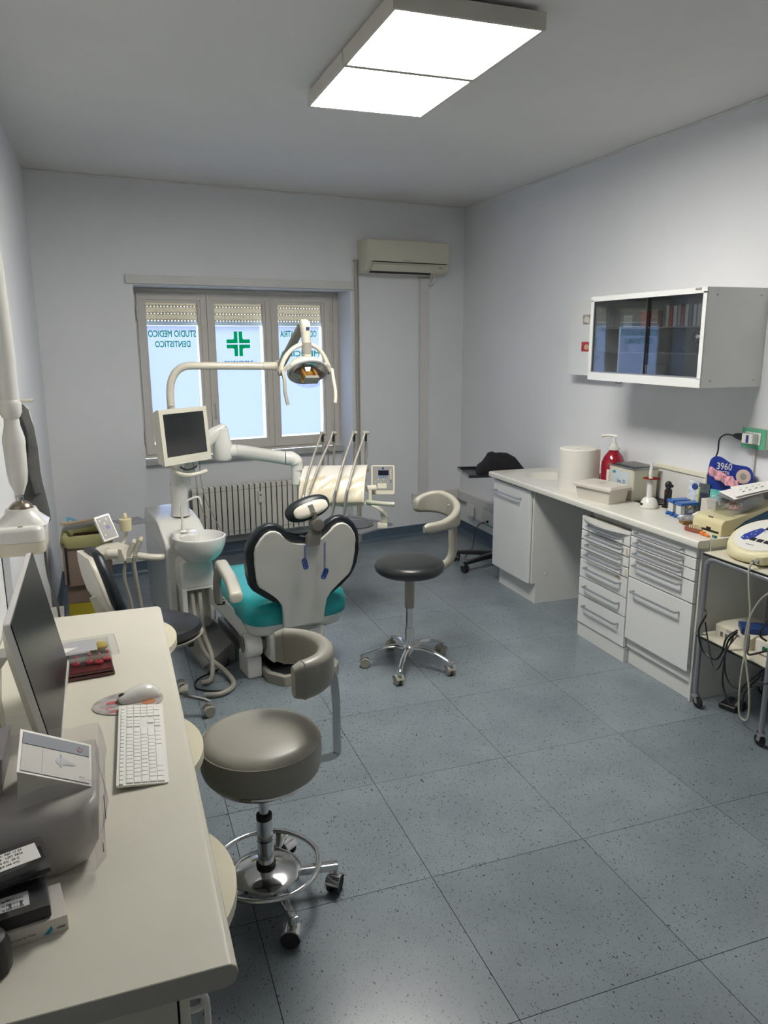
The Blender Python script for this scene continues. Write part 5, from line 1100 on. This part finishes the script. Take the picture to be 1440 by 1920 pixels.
B().box(-.13, .11, -.085, .075, 0, .075, .012, 3).obj('case', TSH, p2_)
B().box(-.1315, -.1295, -.06, .06, .012, .062).obj('front_panel', PLASW, p2_)
B().box(-.1325, -.131, .0, .028, .028, .048).obj('green_display', mat('green_display', (.01, .14, .06), .2), p2_)
for k in range(2): B().cyl((-.131, -.02, .032+.016*k if k else .022), (-.133, -.02, .032+.016*k if k else .022), .005, seg=12).obj('blue_key', NAVY, p2_)
tag(B().box(-.07, .07, -.045, .045, 0, .028, .003).obj('blue_case', mat('deep_blue_case', (.01, .04, .16), .4), None, (2.77, 2.60, .4495), (R(3), 0, R(-35))), 'small deep blue case lying on the electronic box', 'case')
rnd = random.Random(4)
cables = [
    [(2.62, 2.77, .52), (2.60, 2.74, .50), (2.585, 2.76, .42), (2.59, 2.73, .33), (2.60, 2.66, .31), (2.60, 2.62, .36), (2.60, 2.60, .44), (2.66, 2.60, .47)],
    [(2.60, 2.74, .47), (2.60, 2.71, .38), (2.585, 2.66, .30), (2.585, 2.62, .28), (2.60, 2.60, .36), (2.62, 2.58, .45)],
    [(2.66, 2.60, .46), (2.61, 2.60, .42), (2.59, 2.59, .32), (2.585, 2.58, .22), (2.585, 2.53, .15), (2.59, 2.50, .17), (2.60, 2.47, .26), (2.66, 2.42, .36)],
    [(2.65, 2.585, .455), (2.59, 2.585, .38), (2.585, 2.57, .28), (2.585, 2.52, .235), (2.59, 2.45, .26), (2.595, 2.34, .33)],
    [(3.0, 2.30, .76), (2.80, 2.42, .70), (2.70, 2.46, .58), (2.66, 2.47, .50), (2.68, 2.45, .47)],
    [(2.98, 2.40, .60), (2.86, 2.36, .64), (2.76, 2.42, .60), (2.72, 2.45, .52), (2.80, 2.46, .475), (2.95, 2.40, .50)],
    [(2.66, 2.53, .47), (2.63, 2.50, .44), (2.61, 2.48, .41), (2.60, 2.43, .43), (2.70, 2.38, .47), (2.85, 2.34, .50)],
    [(2.64, 2.42, .33), (2.62, 2.48, .22), (2.66, 2.53, .10), (2.72, 2.60, .04), (2.80, 2.66, .02)],
]
for k, pts in enumerate(cables):
    tag(B().tube(catmull(pts, 7), .0036 if k % 2 else .0048, 7).obj('black_cable', BLACK), ['black cable looping round the far trolley leg to the white text box', 'thin black cable hanging beside the far trolley leg', 'black cable looping lowest under the trolley\'s lower shelf', 'thin black cable crossing below the trolley\'s lower shelf', 'black cable dropping from the trolley\'s upper right edge', 'thin black cable arching above the box with the green display', 'black cable running over the box with the green display', 'thin black cable going down to the floor pedal'][k], 'cable', 'black cables on the trolley')
pd = thing('foot_pedal', 'small black foot pedal on the floor under the trolley', 'pedal', (2.80, 2.72, 0), 20)
B().box(-.06, .06, -.045, .045, 0, .03, .01, 3).obj('pedal_base', BLACK, pd); B().cyl((-.02, -.03, .03), (-.02, -.03, .045), .016, seg=16).obj('knob', CHROME, pd)

# ------------------------------------------------------------------ dark cart with black bag between worktop and window
bc_ = thing('dark_cart', 'small black tray cart on a grey post between the worktop and the window wall', 'cart')
CM = mat('dark_tray', (.04, .045, .05), .3, .5)
tq = T(2.80, 5.27, .775) @ RZ(-12) @ RX(0)
c = B().box(-.26, .22, -.20, .20, 0, .005).box(-.26, -.255, -.20, .20, .005, .022).box(-.255, .22, -.20, -.195, .005, .022).box(-.255, .22, .195, .20, .005, .022).box(.215, .22, -.195, .195, .005, .022); c.xf(tq); c.obj('tray', CM, bc_)
c = B().box(-.262, -.26, -.19, -.02, .004, .020).box(-.262, -.26, .0, .19, .004, .020); c.xf(tq); c.obj('bright_edge', STEEL, bc_)
B().tube([(2.875, 5.32, .10), (2.875, 5.32, .775)], .014, 14).obj('post', ALU, bc_)
B().box(2.845, 2.90, 5.295, 5.345, .62, .67, .01).obj('post_clamp', BLACK, bc_)
for a in (196, 140, 262, 330, 40):
    ln = .36 if a in (196, 140) else .2
    d = Vector((math.cos(R(a)), math.sin(R(a)), 0)); P = Vector((2.875, 5.32, .10))
    B().loft([[P+d*t_+Vector((-d.y*q, d.x*q, 0))+Vector((0, 0, r_+dz)) for q, r_ in rrect(w_, h_, .006, 2)] for t_, w_, h_, dz in ((0, .05, .05, .0), (ln*.5, .04, .035, -.005), (ln, .035, .025, -.02))]).obj('leg', BLACK, bc_, angle=50)
    e = P+d*(ln-.01); caster(bc_, (e.x, e.y, 0), a+90, BLACK, RUBBER, .028)
bag = thing('black_bag', 'black cloth bag slumped on the dark cart', 'bag')
BLK = mat('black_cloth', (.006, .006, .008), .9, noise=.2, nscale=12, bump=.5, bscale=60)
ou = [(-.20, .0), (-.185, .05), (-.15, .075), (-.12, .115), (-.10, .15), (-.07, .158), (-.04, .148), (.0, .15), (.06, .145), (.13, .11), (.20, .03), (.21, 0)]
rg = []
for y, k_ in ((-.15, .35), (-.12, .75), (-.06, .97), (0, 1), (.07, .9), (.13, .65), (.16, .3)):
    rg.append([(x*.92*(.75+.25*k_), y*.95, z*k_+.006) for x, z in ou])
B().loft(rg).xf(T(2.83, 5.26, .7805) @ RZ(-20)).obj('cloth', BLK, bag, angle=80)

# ------------------------------------------------------------------ sockets low on the right wall, upper socket with plug
for k, yy in enumerate((5.99, 5.87)):
    s_ = thing('wall_socket', ['green framed wall socket, the left of two low on the right wall', 'green framed wall socket with a black plug, right of two low on the right wall'][k], 'socket', (XR-.0005, yy, .222))
    B().box(-.012, 0, -.052, .052, -.055, .055, .002).obj('green_frame', GREEN, s_)
    B().box(-.016, -.0121, -.022, .022, -.035, .035, .001).obj('socket_insert', PLASW, s_)
    if k: B().tube([(-.016, 0, .0), (-.04, -.005, .004), (-.07, 0, .006)], [.016, .014, .008], 12).obj('black_plug', BLACK, s_)
tag(B().tube(catmull([(3.03, 5.87, .228), (2.97, 5.88, .20), (2.93, 5.87, .12), (2.88, 5.80, .03), (2.80, 5.72, .006), (2.72, 5.62, .006)], 6), .004, 8).obj('power_cable', BLACK), 'black cord from the low wall socket to the floor', 'cord')
tag(B().tube(catmull([(3.04, 6.1, .312), (3.045, 6.12, .22), (3.06, 6.18, .17)], 5), .004, 8).tube([(3.045, 6.11, .22), (3.035, 6.07, .19)], .003, 6).obj('grey_wire', PLASG), 'short grey wire end hanging beside the low wall sockets', 'wire')
us = thing('upper_socket', 'green framed socket with white adapter above the worktop end', 'socket', (XR-.0005, 3.012, 1.296))
B().box(-.045, 0, -.075, .075, -.052, .048, .003).obj('wall_case', PLASI, us)
B().box(-.052, -.0451, -.078, .078, -.054, .050, .003).obj('green_frame', GREEN, us)
B().box(-.056, -.0521, -.05, .05, -.03, .03, .001).obj('socket_insert', PLASW, us)
B().box(-.095, -.0562, -.035, .035, -.026, .026, .006).obj('adapter', PLASW, us)
B().box(-.097, -.095, -.012, .004, -.02, .018).obj('blue_strip', NAVY, us)
B().tube([(-.07, .035, .0), (-.075, .06, .002), (-.08, .09, .004), (-.082, .105, .004)], [.018, .019, .013, .006], 14).obj('black_plug', BLACK, us)
tag(B().tube(catmull([(3.028, 3.117, 1.30), (3.02, 3.16, 1.30), (3.02, 3.20, 1.27), (3.03, 3.215, 1.20), (3.04, 3.25, 1.15), (3.05, 3.29, 1.08), (3.08, 3.30, .90), (3.085, 3.25, .852)], 6), .0042, 8).obj('charger_cable', BLACK), 'black cord hanging from the upper green socket', 'cord')
tag(B().box(XR-.014, XR-.001, 3.03, 3.045, .87, 1.245, .001).obj('socket_trunking', TR), 'slim white trunking below the upper green socket', 'trunking')

# ------------------------------------------------------------------ things on the worktop
Z = CT+.0006
pr = thing('paper_roll', 'large white paper towel roll standing on the worktop', 'paper roll', (2.80, 4.16, Z))
PR = mat('quilted_paper', (.74, .72, .66), .85, noise=.02, bump=.5, bscale=90)
B().lathe([(.03, 0), (.118, 0), (.118, .262), (.113, .268), (.03, .268), (.024, .262), (.024, .006), (.03, 0)], seg=44).obj('roll', PR, pr)
B().lathe([(.0236, .004), (.0236, .262), (.021, .262), (.021, .004)], seg=24).obj('cardboard_core', CARD, pr)
B().loft([[(r_*math.cos(R(a)), r_*math.sin(R(a)), z) for a, r_ in ((-72, .1185), (-60, .121), (-48, .128), (-40, .137), (-39, .1355), (-48, .1265), (-60, .1195), (-72, .1182))] for z in (.003, .264)]).obj('loose_sheet', PR, pr, angle=60)
B().tube([(.1183*math.cos(R(a)), .1183*math.sin(R(a)), .125) for a in range(0, 360, 10)], .0008, 4, closed=True).obj('perforation', PR, pr)
lb = thing('soap_bottle', 'small clear bottle with light blue liquid behind the paper roll', 'bottle', (2.905, 4.42, Z))
B().lathe([(0, 0), (.028, 0), (.032, .01), (.032, .075), (.02, .095), (.012, .10), (0, .10)], seg=20).obj('bottle', mat('pale_blue_liquid', (.30, .55, .62), .15, coat=.6), lb)
B().cyl((0, 0, .10), (0, 0, .135), .009, seg=12).tube([(0, 0, .132), (-.025, .02, .135)], .005, 8).obj('pump', PLASW, lb)
dl = thing('red_jug', 'large red soap bottle with white pump by the wall', 'bottle', (2.985, 4.045, Z))
RL = mat('deep_red_liquid', (.30, .004, .018), .12, noise=.05, coat=.8)
B().lathe([(0, 0), (.066, 0), (.074, .01), (.074, .15), (.072, .185), (.058, .22), (.036, .248), (.026, .262), (0, .262)], seg=32).obj('bottle', RL, dl)
B().cyl((0, 0, .262), (0, 0, .275), .036, .034, seg=24).cyl((0, 0, .276), (0, 0, .306), .024, .016, seg=20).cyl((0, 0, .306), (0, 0, .345), .009, seg=14).tube([(.01, -.01, .345), (-.02, .02, .352), (-.055, .055, .346), (-.058, .058, .335)], [.010, .009, .007, .006], 10).obj('pump', PLASW, dl)
MB_ = T(0, 0, 0)
rg = [[(.0752*math.cos(R(a)), .0752*math.sin(R(a)), z) for a in range(205, 256, 5)] for z in (.03, .145)]
B().loft(rg, cap=False, closed=False).obj('label', PAPER, dl)
for k in range(7): B().box(-.018, .018, -.0003, .0003, .05+.012*k, .054+.012*k).xf(RZ(-40) @ T(0, -.0757, 0)).obj('label_line', mat('label_print', (.45, .15, .18), .6), dl)
sb_ = thing('small_red_bottle', 'small bottle of red liquid between the paper roll and the big red bottle', 'bottle', (3.01, 4.185, Z))
B().lathe([(0, 0), (.026, 0), (.028, .01), (.028, .06), (.018, .085), (.010, .09), (0, .09)], seg=18).obj('bottle', RL, sb_); B().cyl((0, 0, .09), (0, 0, .125), .010, .007, seg=12).obj('cap', CLEARP, sb_)
wc_ = thing('wipes_canister', 'square cream canister of wipes with grey clear lid behind the flat box', 'canister', (2.972, 3.822, Z), 0)
PC = mat('cream_canister', (.58, .57, .46), .4)
B().loft([[(x, y, z) for x, y in rrect(w_, d_, .012, 3)] for z, w_, d_ in ((0, .17, .22), (.01, .178, .228), (.185, .185, .24))]).obj('tub', PC, wc_, angle=50)
B().box(-.096, .096, -.124, .124, .186, .196, .004).box(-.07, .07, -.09, .09, .196, .205, .004).obj('lid', mixmat('grey_translucent_lid', 'glass', (.55, .58, .55), fac=.3, rough=.2), wc_)
B().box(-.094, -.092, -.08, .085, .07, .165).obj('label', mat('label_pale_blue', (.55, .62, .66), .5), wc_)
B().prism([(.078, .155), (.055, .165), (.045, .15), (.07, .145)], -.0955, -.094, 'x').obj('blue_leaf', mat('logo_blue', (.02, .25, .42), .5), wc_)
text('Jvac 20', .034, mat('blue_print2', (.03, .12, .28), .5), wc_, T(-.0945, -.01, .105) @ RZ(-90) @ RX(90), 'label_text', sx=.8)
tag(B().box(2.90, 3.10, 3.60, 3.98, CT+.0001, CT+.0007).obj('dark_mat', BLACK), 'thin black mat under the cream wipes canister', 'mat')
wc_.location.z = CT+.0009; dl.location.z = Z
fb = thing('flat_lidded_box', 'flat cream plastic box with lid at the worktop front', 'box', (2.745, 3.815, Z), 12)
BXM = mat('warm_white_box', (.62, .59, .52), .45)
B().loft([[(x, y, z) for x, y in rrect(w_, d_, .008, 3)] for z, w_, d_ in ((0, .145, .25), (.078, .165, .272))]).obj('tub', BXM, fb, angle=50)
B().loft([[(x, y, z) for x, y in rrect(w_, d_, .010, 3)] for z, w_, d_ in ((.078, .188, .298), (.090, .188, .298), (.0905, .18, .29), (.102, .172, .28), (.104, .168, .275))]).obj('lid', BXM, fb, angle=40)
B().box(-.03, .03, -.012, -.006, .104, .107, .001).box(-.03, .03, .006, .012, .104, .107, .001).obj('lid_rib', BXM, fb)
cl = thing('curing_light', 'white curing light wand standing in its round white base', 'curing light', (2.87, 3.535, Z))
B().lathe([(0, 0), (.048, 0), (.052, .006), (.048, .03), (.036, .052), (.022, .062), (0, .062)], seg=32).obj('charging_base', PLASW, cl)
B().box(-.054, -.046, -.006, .012, .018, .030, .001).obj('base_display', BLACK, cl)
B().lathe([(.016, .05), (.018, .08), (.017, .15), (.014, .168), (.010, .18), (.013, .20), (.010, .225), (.008, .252), (.006, .258), (0, .259)], seg=24).obj('wand', PLASW, cl)
B().lathe([(.014, .166), (.046, .168), (.046, .171), (.013, .170)], (.004, 0, 0), seg=32).obj('amber_shield', mixmat('orange_red_shield', 'film', (.40, .10, .06), (.35, .06, .04), fac=.5), cl)
tag(B().tube(catmull([(2.93, 3.56, Z+.006), (2.97, 3.60, Z+.03), (2.94, 3.62, Z+.045), (2.90, 3.61, Z+.03), (2.94, 3.55, Z+.01), (3.02, 3.54, Z+.01)], 6), .004, 8).obj('charger_cable', BLACK), 'black coiled cable behind the curing light', 'cable')
bp = thing('black_polisher', 'black hand device standing behind the blue capsule boxes', 'device', (2.97, 3.50, Z))
B().loft([[(x, y, z) for x, y in rrect(w_, w_*.8, .01, 3)] for z, w_ in ((0, .055), (.012, .05), (.014, .036), (.10, .040), (.108, .030))]).obj('handle', BLACK, bp); B().ell((-.002, 0, .130), .020, .020, .024, 18).cyl((0, -.015, .130), (0, -.030, .128), .009, seg=12).obj('head', BLACK, bp)
B().box(-.0215, -.0195, -.008, .008, .082, .092).obj('red_button', mat('red_button', (.35, .02, .02), .4), bp)
for k, (x, y) in enumerate(((2.90, 3.335), (2.885, 3.255))):
    d_ = thing('capsule_box', ['clear box of capsules with blue lid and feet, the farther of two', 'clear box of capsules with blue lid and feet, the nearer of two'][k], 'box', (x, y, Z), -6, 'blue and clear capsule boxes')
    BB = mat('bright_blue_plastic', (.02, .12, .42), .35)
    B().box(-.05, .07, -.03, .03, .072, .086, .002).obj('blue_lid', BB, d_)
    B().box(-.048, .068, -.028, .028, .018, .072).obj('clear_body', CLEARP, d_, smooth=False)
    B().box(-.05, .07, -.03, .03, .008, .017, .002).box(-.055, -.03, -.028, -.012, 0, .008).box(-.055, -.03, .012, .028, 0, .008).box(.045, .065, -.02, .02, 0, .008).obj('blue_base', BB, d_)
    B().box(-.044, -.02, -.022, .022, .020, .068).obj('white_roll', PAPER, d_)
    rn = random.Random(k); s_ = B()
    for q in range(26): s_.cyl((-.012+.0115*(q % 7), -.020+.012*(q//7 % 4), .022+.011*(q % 4)), (-.008+.0115*(q % 7), -.012+.012*(q//7 % 4), .026+.011*(q % 4)), .0045, seg=7)
    o = s_.obj('capsules', mat('grey_capsule', (.45, .45, .44), .4), d_); o['kind'] = 'stuff'
rk = thing('leaning_frame', 'white framed board leaning on the wall behind the curing light', 'board')
B().box(3.083, 3.105, 3.34, 3.765, 1.035, 1.058, .002).box(3.083, 3.105, 3.75, 3.765, .85, 1.035, .002).box(3.083, 3.105, 3.34, 3.355, .85, 1.035, .002).obj('frame', mat('cream_frame', (.74, .71, .58), .45), rk); B().box(3.092, 3.104, 3.355, 3.75, .85, 1.035).obj('board', mat('board_grey_white', (.66, .66, .64), .4), rk)
dp = thing('blue_display_card', 'blue rounded cardboard display marked 3960 near the wall socket', 'display card', (3.02, 3.10, .95), rot=(0, 0, R(-64)))
DB = mat('royal_blue_card', (.01, .035, .28), .35)
oc = [(-.105, -.06), (-.112, .0), (-.115, .07), (-.108, .115), (-.085, .135), (-.05, .132), (.0, .105), (.05, .10), (.085, .095), (.108, .07), (.115, .02), (.108, -.03), (.10, -.06)]
B().prism([(p.x, p.y+.10) for p in catmull([(a, c_, 0) for a, c_ in oc], 3, True)], -.0025, .0025, 'y').obj('card', DB, dp)
text('3960', .050, PLASW, dp, T(-.035, -.0028, .185) @ RX(90), 'number', sx=.8, bold=.0008)
text('TEETH', .026, PLASW, dp, T(-.035, -.0028, .152) @ RX(90), 'lettering', sx=.75, bold=.0006)
B().cyl((.065, -.0045, .145), (.065, -.0026, .145), .037, seg=28).obj('round_picture', mat('pale_peach_print', (.62, .50, .42), .5, noise=.1, nscale=30), dp)
B().cyl((.065, -.0055, .145), (.065, -.0046, .145), .018, seg=7).obj('grey_burr', mat('grey_burr', (.30, .29, .27), .5), dp)
B().box(-.075, -.04, .0, .05, -.0995, -.095).box(-.065, -.05, .003, .008, -.10, .12).obj('card_foot', DB, dp)
pkg = thing('pink_packet', 'crumpled clear packet with pink contents hanging on the blue card', 'packet')
c = B(); rg = []
for i in range(9):
    u_ = i/8; ring = []
    for k in range(10): a = 2*math.pi*k/10; ring.append((2.958+.007*math.cos(a)+.005*math.sin(i*2+k), 3.18-.20*u_+.004*math.sin(k*3+i), 1.108-.045*u_+.026*math.sin(a)+.005*math.sin(i*2.4)))
    rg.append(ring)
c.loft(rg); c.obj('packet', mat('pink_crinkled', (.62, .30, .36), .2, noise=.55, nscale=45, coat=.8), pkg, angle=20)
for k, (y, x, zc, hh, cc, lb) in enumerate(((3.29, 2.955, .955, .19, (.60, .66, .70), 'pale packet with coloured strips standing left of the blue card'), (3.205, 2.945, .965, .19, (.06, .08, .10), 'dark and yellow packet standing before the blue card'), (3.13, 2.955, .945, .17, (.10, .42, .40), 'turquoise packet standing before the blue card'))):
    o = thing('brush_packet', lb, 'packet', (x, y, zc-hh/2+.02), rot=(R(-6), 0, R(-70)), group=None)
    B().box(-.032, .032, -.006, .006, 0, hh, .003).obj('sleeve', mat('sleeve_%d' % k, cc, .2, coat=.7, noise=.3, nscale=40), o)
    if k == 0:
        for q, c3 in enumerate(((.75, .35, .45), (.80, .55, .15), (.75, .72, .25), (.30, .62, .60), (.25, .35, .65))): B().box(-.026+.010*q, -.019+.010*q, -.0075, -.0062, .03, .09).obj('coloured_strip', mat('strip_%d' % q, c3, .4), o)
        B().ell((.005, -.008, .16), .018, .003, .018, 14).obj('logo_patch', NAVY, o)
    elif k == 1: B().box(-.030, -.022, -.0075, -.0062, .01, .17).obj('yellow_edge', mat('lime_edge', (.45, .5, .10), .4), o); B().box(-.015, .026, -.0075, -.0062, .02, .14).obj('dark_window', mat('dark_window_print', (.02, .025, .05), .2), o)
    else: B().box(-.02, .02, -.0075, -.0062, .06, .14).obj('white_print', mat('turq_print', (.35, .62, .60), .4), o)
    for ch_ in [o]: ch_.location.z = Z if k != 9 else 0
# cream device with blue side
dv = thing('cream_device', 'cream desktop device with slot and blue sloping side on the worktop end', 'device', (0, 0, 0))
DC = mat('cream_device_case', (.66, .60, .36), .35, coat=.3)
sec_ = [(2.757, Z), (2.757, Z+.052), (2.766, Z+.072), (2.785, Z+.083), (2.88, Z+.085), (3.09, Z+.15), (3.09, Z)]
B().prism([(x, z) for x, z in sec_], 2.856, 3.055, 'y', bev=.006).obj('case', DC, dv, angle=35)
B().prism([(2.83, Z+.012), (3.09, Z+.012), (3.09, Z+.125), (2.90, Z+.066), (2.84, Z+.03)], 2.8535, 2.8565, 'y').obj('blue_side', mat('petrol_blue_panel', (.005, .07, .16), .35), dv)
B().box(2.7555, 2.7575, 2.872, 3.035, Z+.010, Z+.020).box(2.7553, 2.7577, 2.925, 2.955, Z+.016, Z+.032).obj('slot', BLACK, dv)
B().box(2.772, 2.7755, 2.935, 2.965, Z+.076, Z+.083).obj('badge', mat('badge_grey', (.12, .12, .12), .4), dv)
# clear box on the device and contents
cb_ = thing('clear_tray_box', 'clear plastic box holding dental models on the cream device', 'box', (2.93, 2.955, Z+.118), rot=(0, R(-14), 0))
B().box(-.10, .10, -.085, .085, 0, .003).box(-.10, -.097, -.085, .085, .003, .055).box(.097, .10, -.085, .085, .003, .055).box(-.097, .097, -.085, -.082, .003, .055).box(-.097, .097, .082, .085, .003, .055).obj('tray', CLEARP, cb_, smooth=False)
dm = thing('dental_model', 'pink and white dental arch model inside the clear box', 'dental model', (2.90, 2.925, Z+.120), rot=(0, R(-14), R(40)))
B().tube(catmull([(-.028, .03, .008), (-.02, -.012, .008), (0, -.028, .008), (.02, -.012, .008), (.028, .03, .008)], 5), .009, 10, flat=.8).obj('pink_gum', mat('gum_pink', (.55, .25, .24), .35), dm)
for q, P in enumerate(catmull([(-.028, .03, .018), (-.02, -.012, .018), (0, -.028, .018), (.02, -.012, .018), (.028, .03, .018)], 3)): B().ell(tuple(P), .0046, .0042, .006, 10).obj('tooth', mat('tooth_ivory', (.72, .70, .60), .3), dm)
tag(B().cyl((2.87, 3.01, Z+.134), (2.94, 2.985, Z+.151), .016, seg=18, bev=.003).obj('silver_handpiece', ALU), 'silver cylinder motor inside the clear box', 'motor')
tag(B().box(-.03, .03, -.045, .045, 0, .075, .002).obj('small_carton', CB, None, (2.90, 3.085, Z+.058), (0, R(2), R(8))), 'white and red small carton behind the clear box', 'carton')
lf = thing('leaflet', 'folded printed leaflet lying on top of the clear box', 'leaflet', (2.955, 2.93, Z+.198), rot=(0, R(-14), R(-14)))
B().prism([(-.10, -.08), (.12, -.09), (.13, .08), (-.08, .10)], 0, .002, 'z').obj('lower_sheet', PAPER, lf)
B().loft([[(x, y, z) for x, y, z in ((-.09, -.075, .012), (.11, -.085, .006), (.125, .0, .022), (-.05, .04, .03))], [(x, y, z+.001) for x, y, z in ((-.09, -.075, .012), (.11, -.085, .006), (.125, .0, .022), (-.05, .04, .03))]]).obj('upper_sheet', PAPER, lf, smooth=False)
for q in range(8): B().ell((-.03+.032*(q % 4), -.045+.028*(q//4), .0185+.004*(q//4)), .008, .003, .0012, 10).obj('printed_spot', BLACK if q < 4 else mat('olive_print', (.40, .38, .10), .6), lf)
tag(B().box(-.10, .10, -.07, .07, 0, .010, .001).obj('grey_folder', mat('grey_folder', (.22, .22, .22), .5), None, (2.965, 2.945, Z+.184), (0, R(-14), R(-8))), 'dark grey folder between leaflet and clear box', 'folder')
# small bits at the front edge
tag(B().box(-.035, .045, -.03, .03, 0, .022, .002).obj('brown_box', mat('amber_brown_box', (.28, .13, .03), .35), None, (2.80, 3.135, Z), (0, 0, R(-18))), 'flat amber brown box beside the cream device', 'box')
tag(B().loft([[(x+.006*math.sin(i*2), y, z) for i, (x, y) in enumerate(rrect(.10*k_, .08*k_, .02, 3))] for z, k_ in ((.0, 1), (.008, 1.02), (.016, .8), (.022, .5))]).obj('foil_packet', mat('crumpled_foil', (.42, .42, .43), .35, .5, noise=.4, nscale=60), None, (2.80, 3.13, Z+.0225), (0, R(4), R(-15))), 'crumpled grey foil packet on the amber brown box', 'packet')
tag(B().loft([[(x, y+.004*math.sin(i*3), z) for i, (x, y) in enumerate(rrect(.12*k_, .09*k_, .02, 3))] for z, k_ in ((.0, 1), (.02, .95), (.04, .7), (.052, .4))]).obj('white_tissue', PAPER, None, (2.905, 3.155, Z), (0, 0, R(20))), 'crumpled white tissue between capsule boxes and cream device', 'tissue')
tm_ = thing('teeth_model', 'red-brown gum model with cream teeth at the worktop front edge', 'dental model', (2.705, 2.985, Z), 100)
B().loft([[(x, y*k_, z) for x, y in ((-.045, -.012), (-.02, -.018), (.02, -.02), (.045, -.014), (.05, .0), (.045, .012), (.0, .018), (-.045, .012))] for z, k_ in ((0, .8), (.012, 1), (.02, .8))]).obj('gum', mat('gum_red_brown', (.26, .07, .05), .35), tm_)
for q in range(6): B().loft([[(x-.042+.0125*q, y, z) for x, y in rrect(w_, .011, .002, 2)] for z, w_ in ((.018, .008), (.030, .009), (.034, .006))]).obj('tooth', CREAM, tm_)
tag(B().tube([(2.700, 2.925, Z+.010), (2.697, 2.90, Z+.010)], .010, 10).tube([(2.697, 2.90, Z+.010), (2.69, 2.86, Z+.008)], .006, 10).obj('syringe', mat('orange_cap', (.75, .20, .03), .4)), 'small syringe with orange cap at the worktop front edge', 'syringe')
tag(B().cyl((2.715, 2.862, Z+.007), (2.712, 2.838, Z+.007), .0065, seg=12).obj('green_vial', mat('green_vial', (.02, .20, .13), .3)), 'tiny green capped vial at the worktop corner', 'vial')
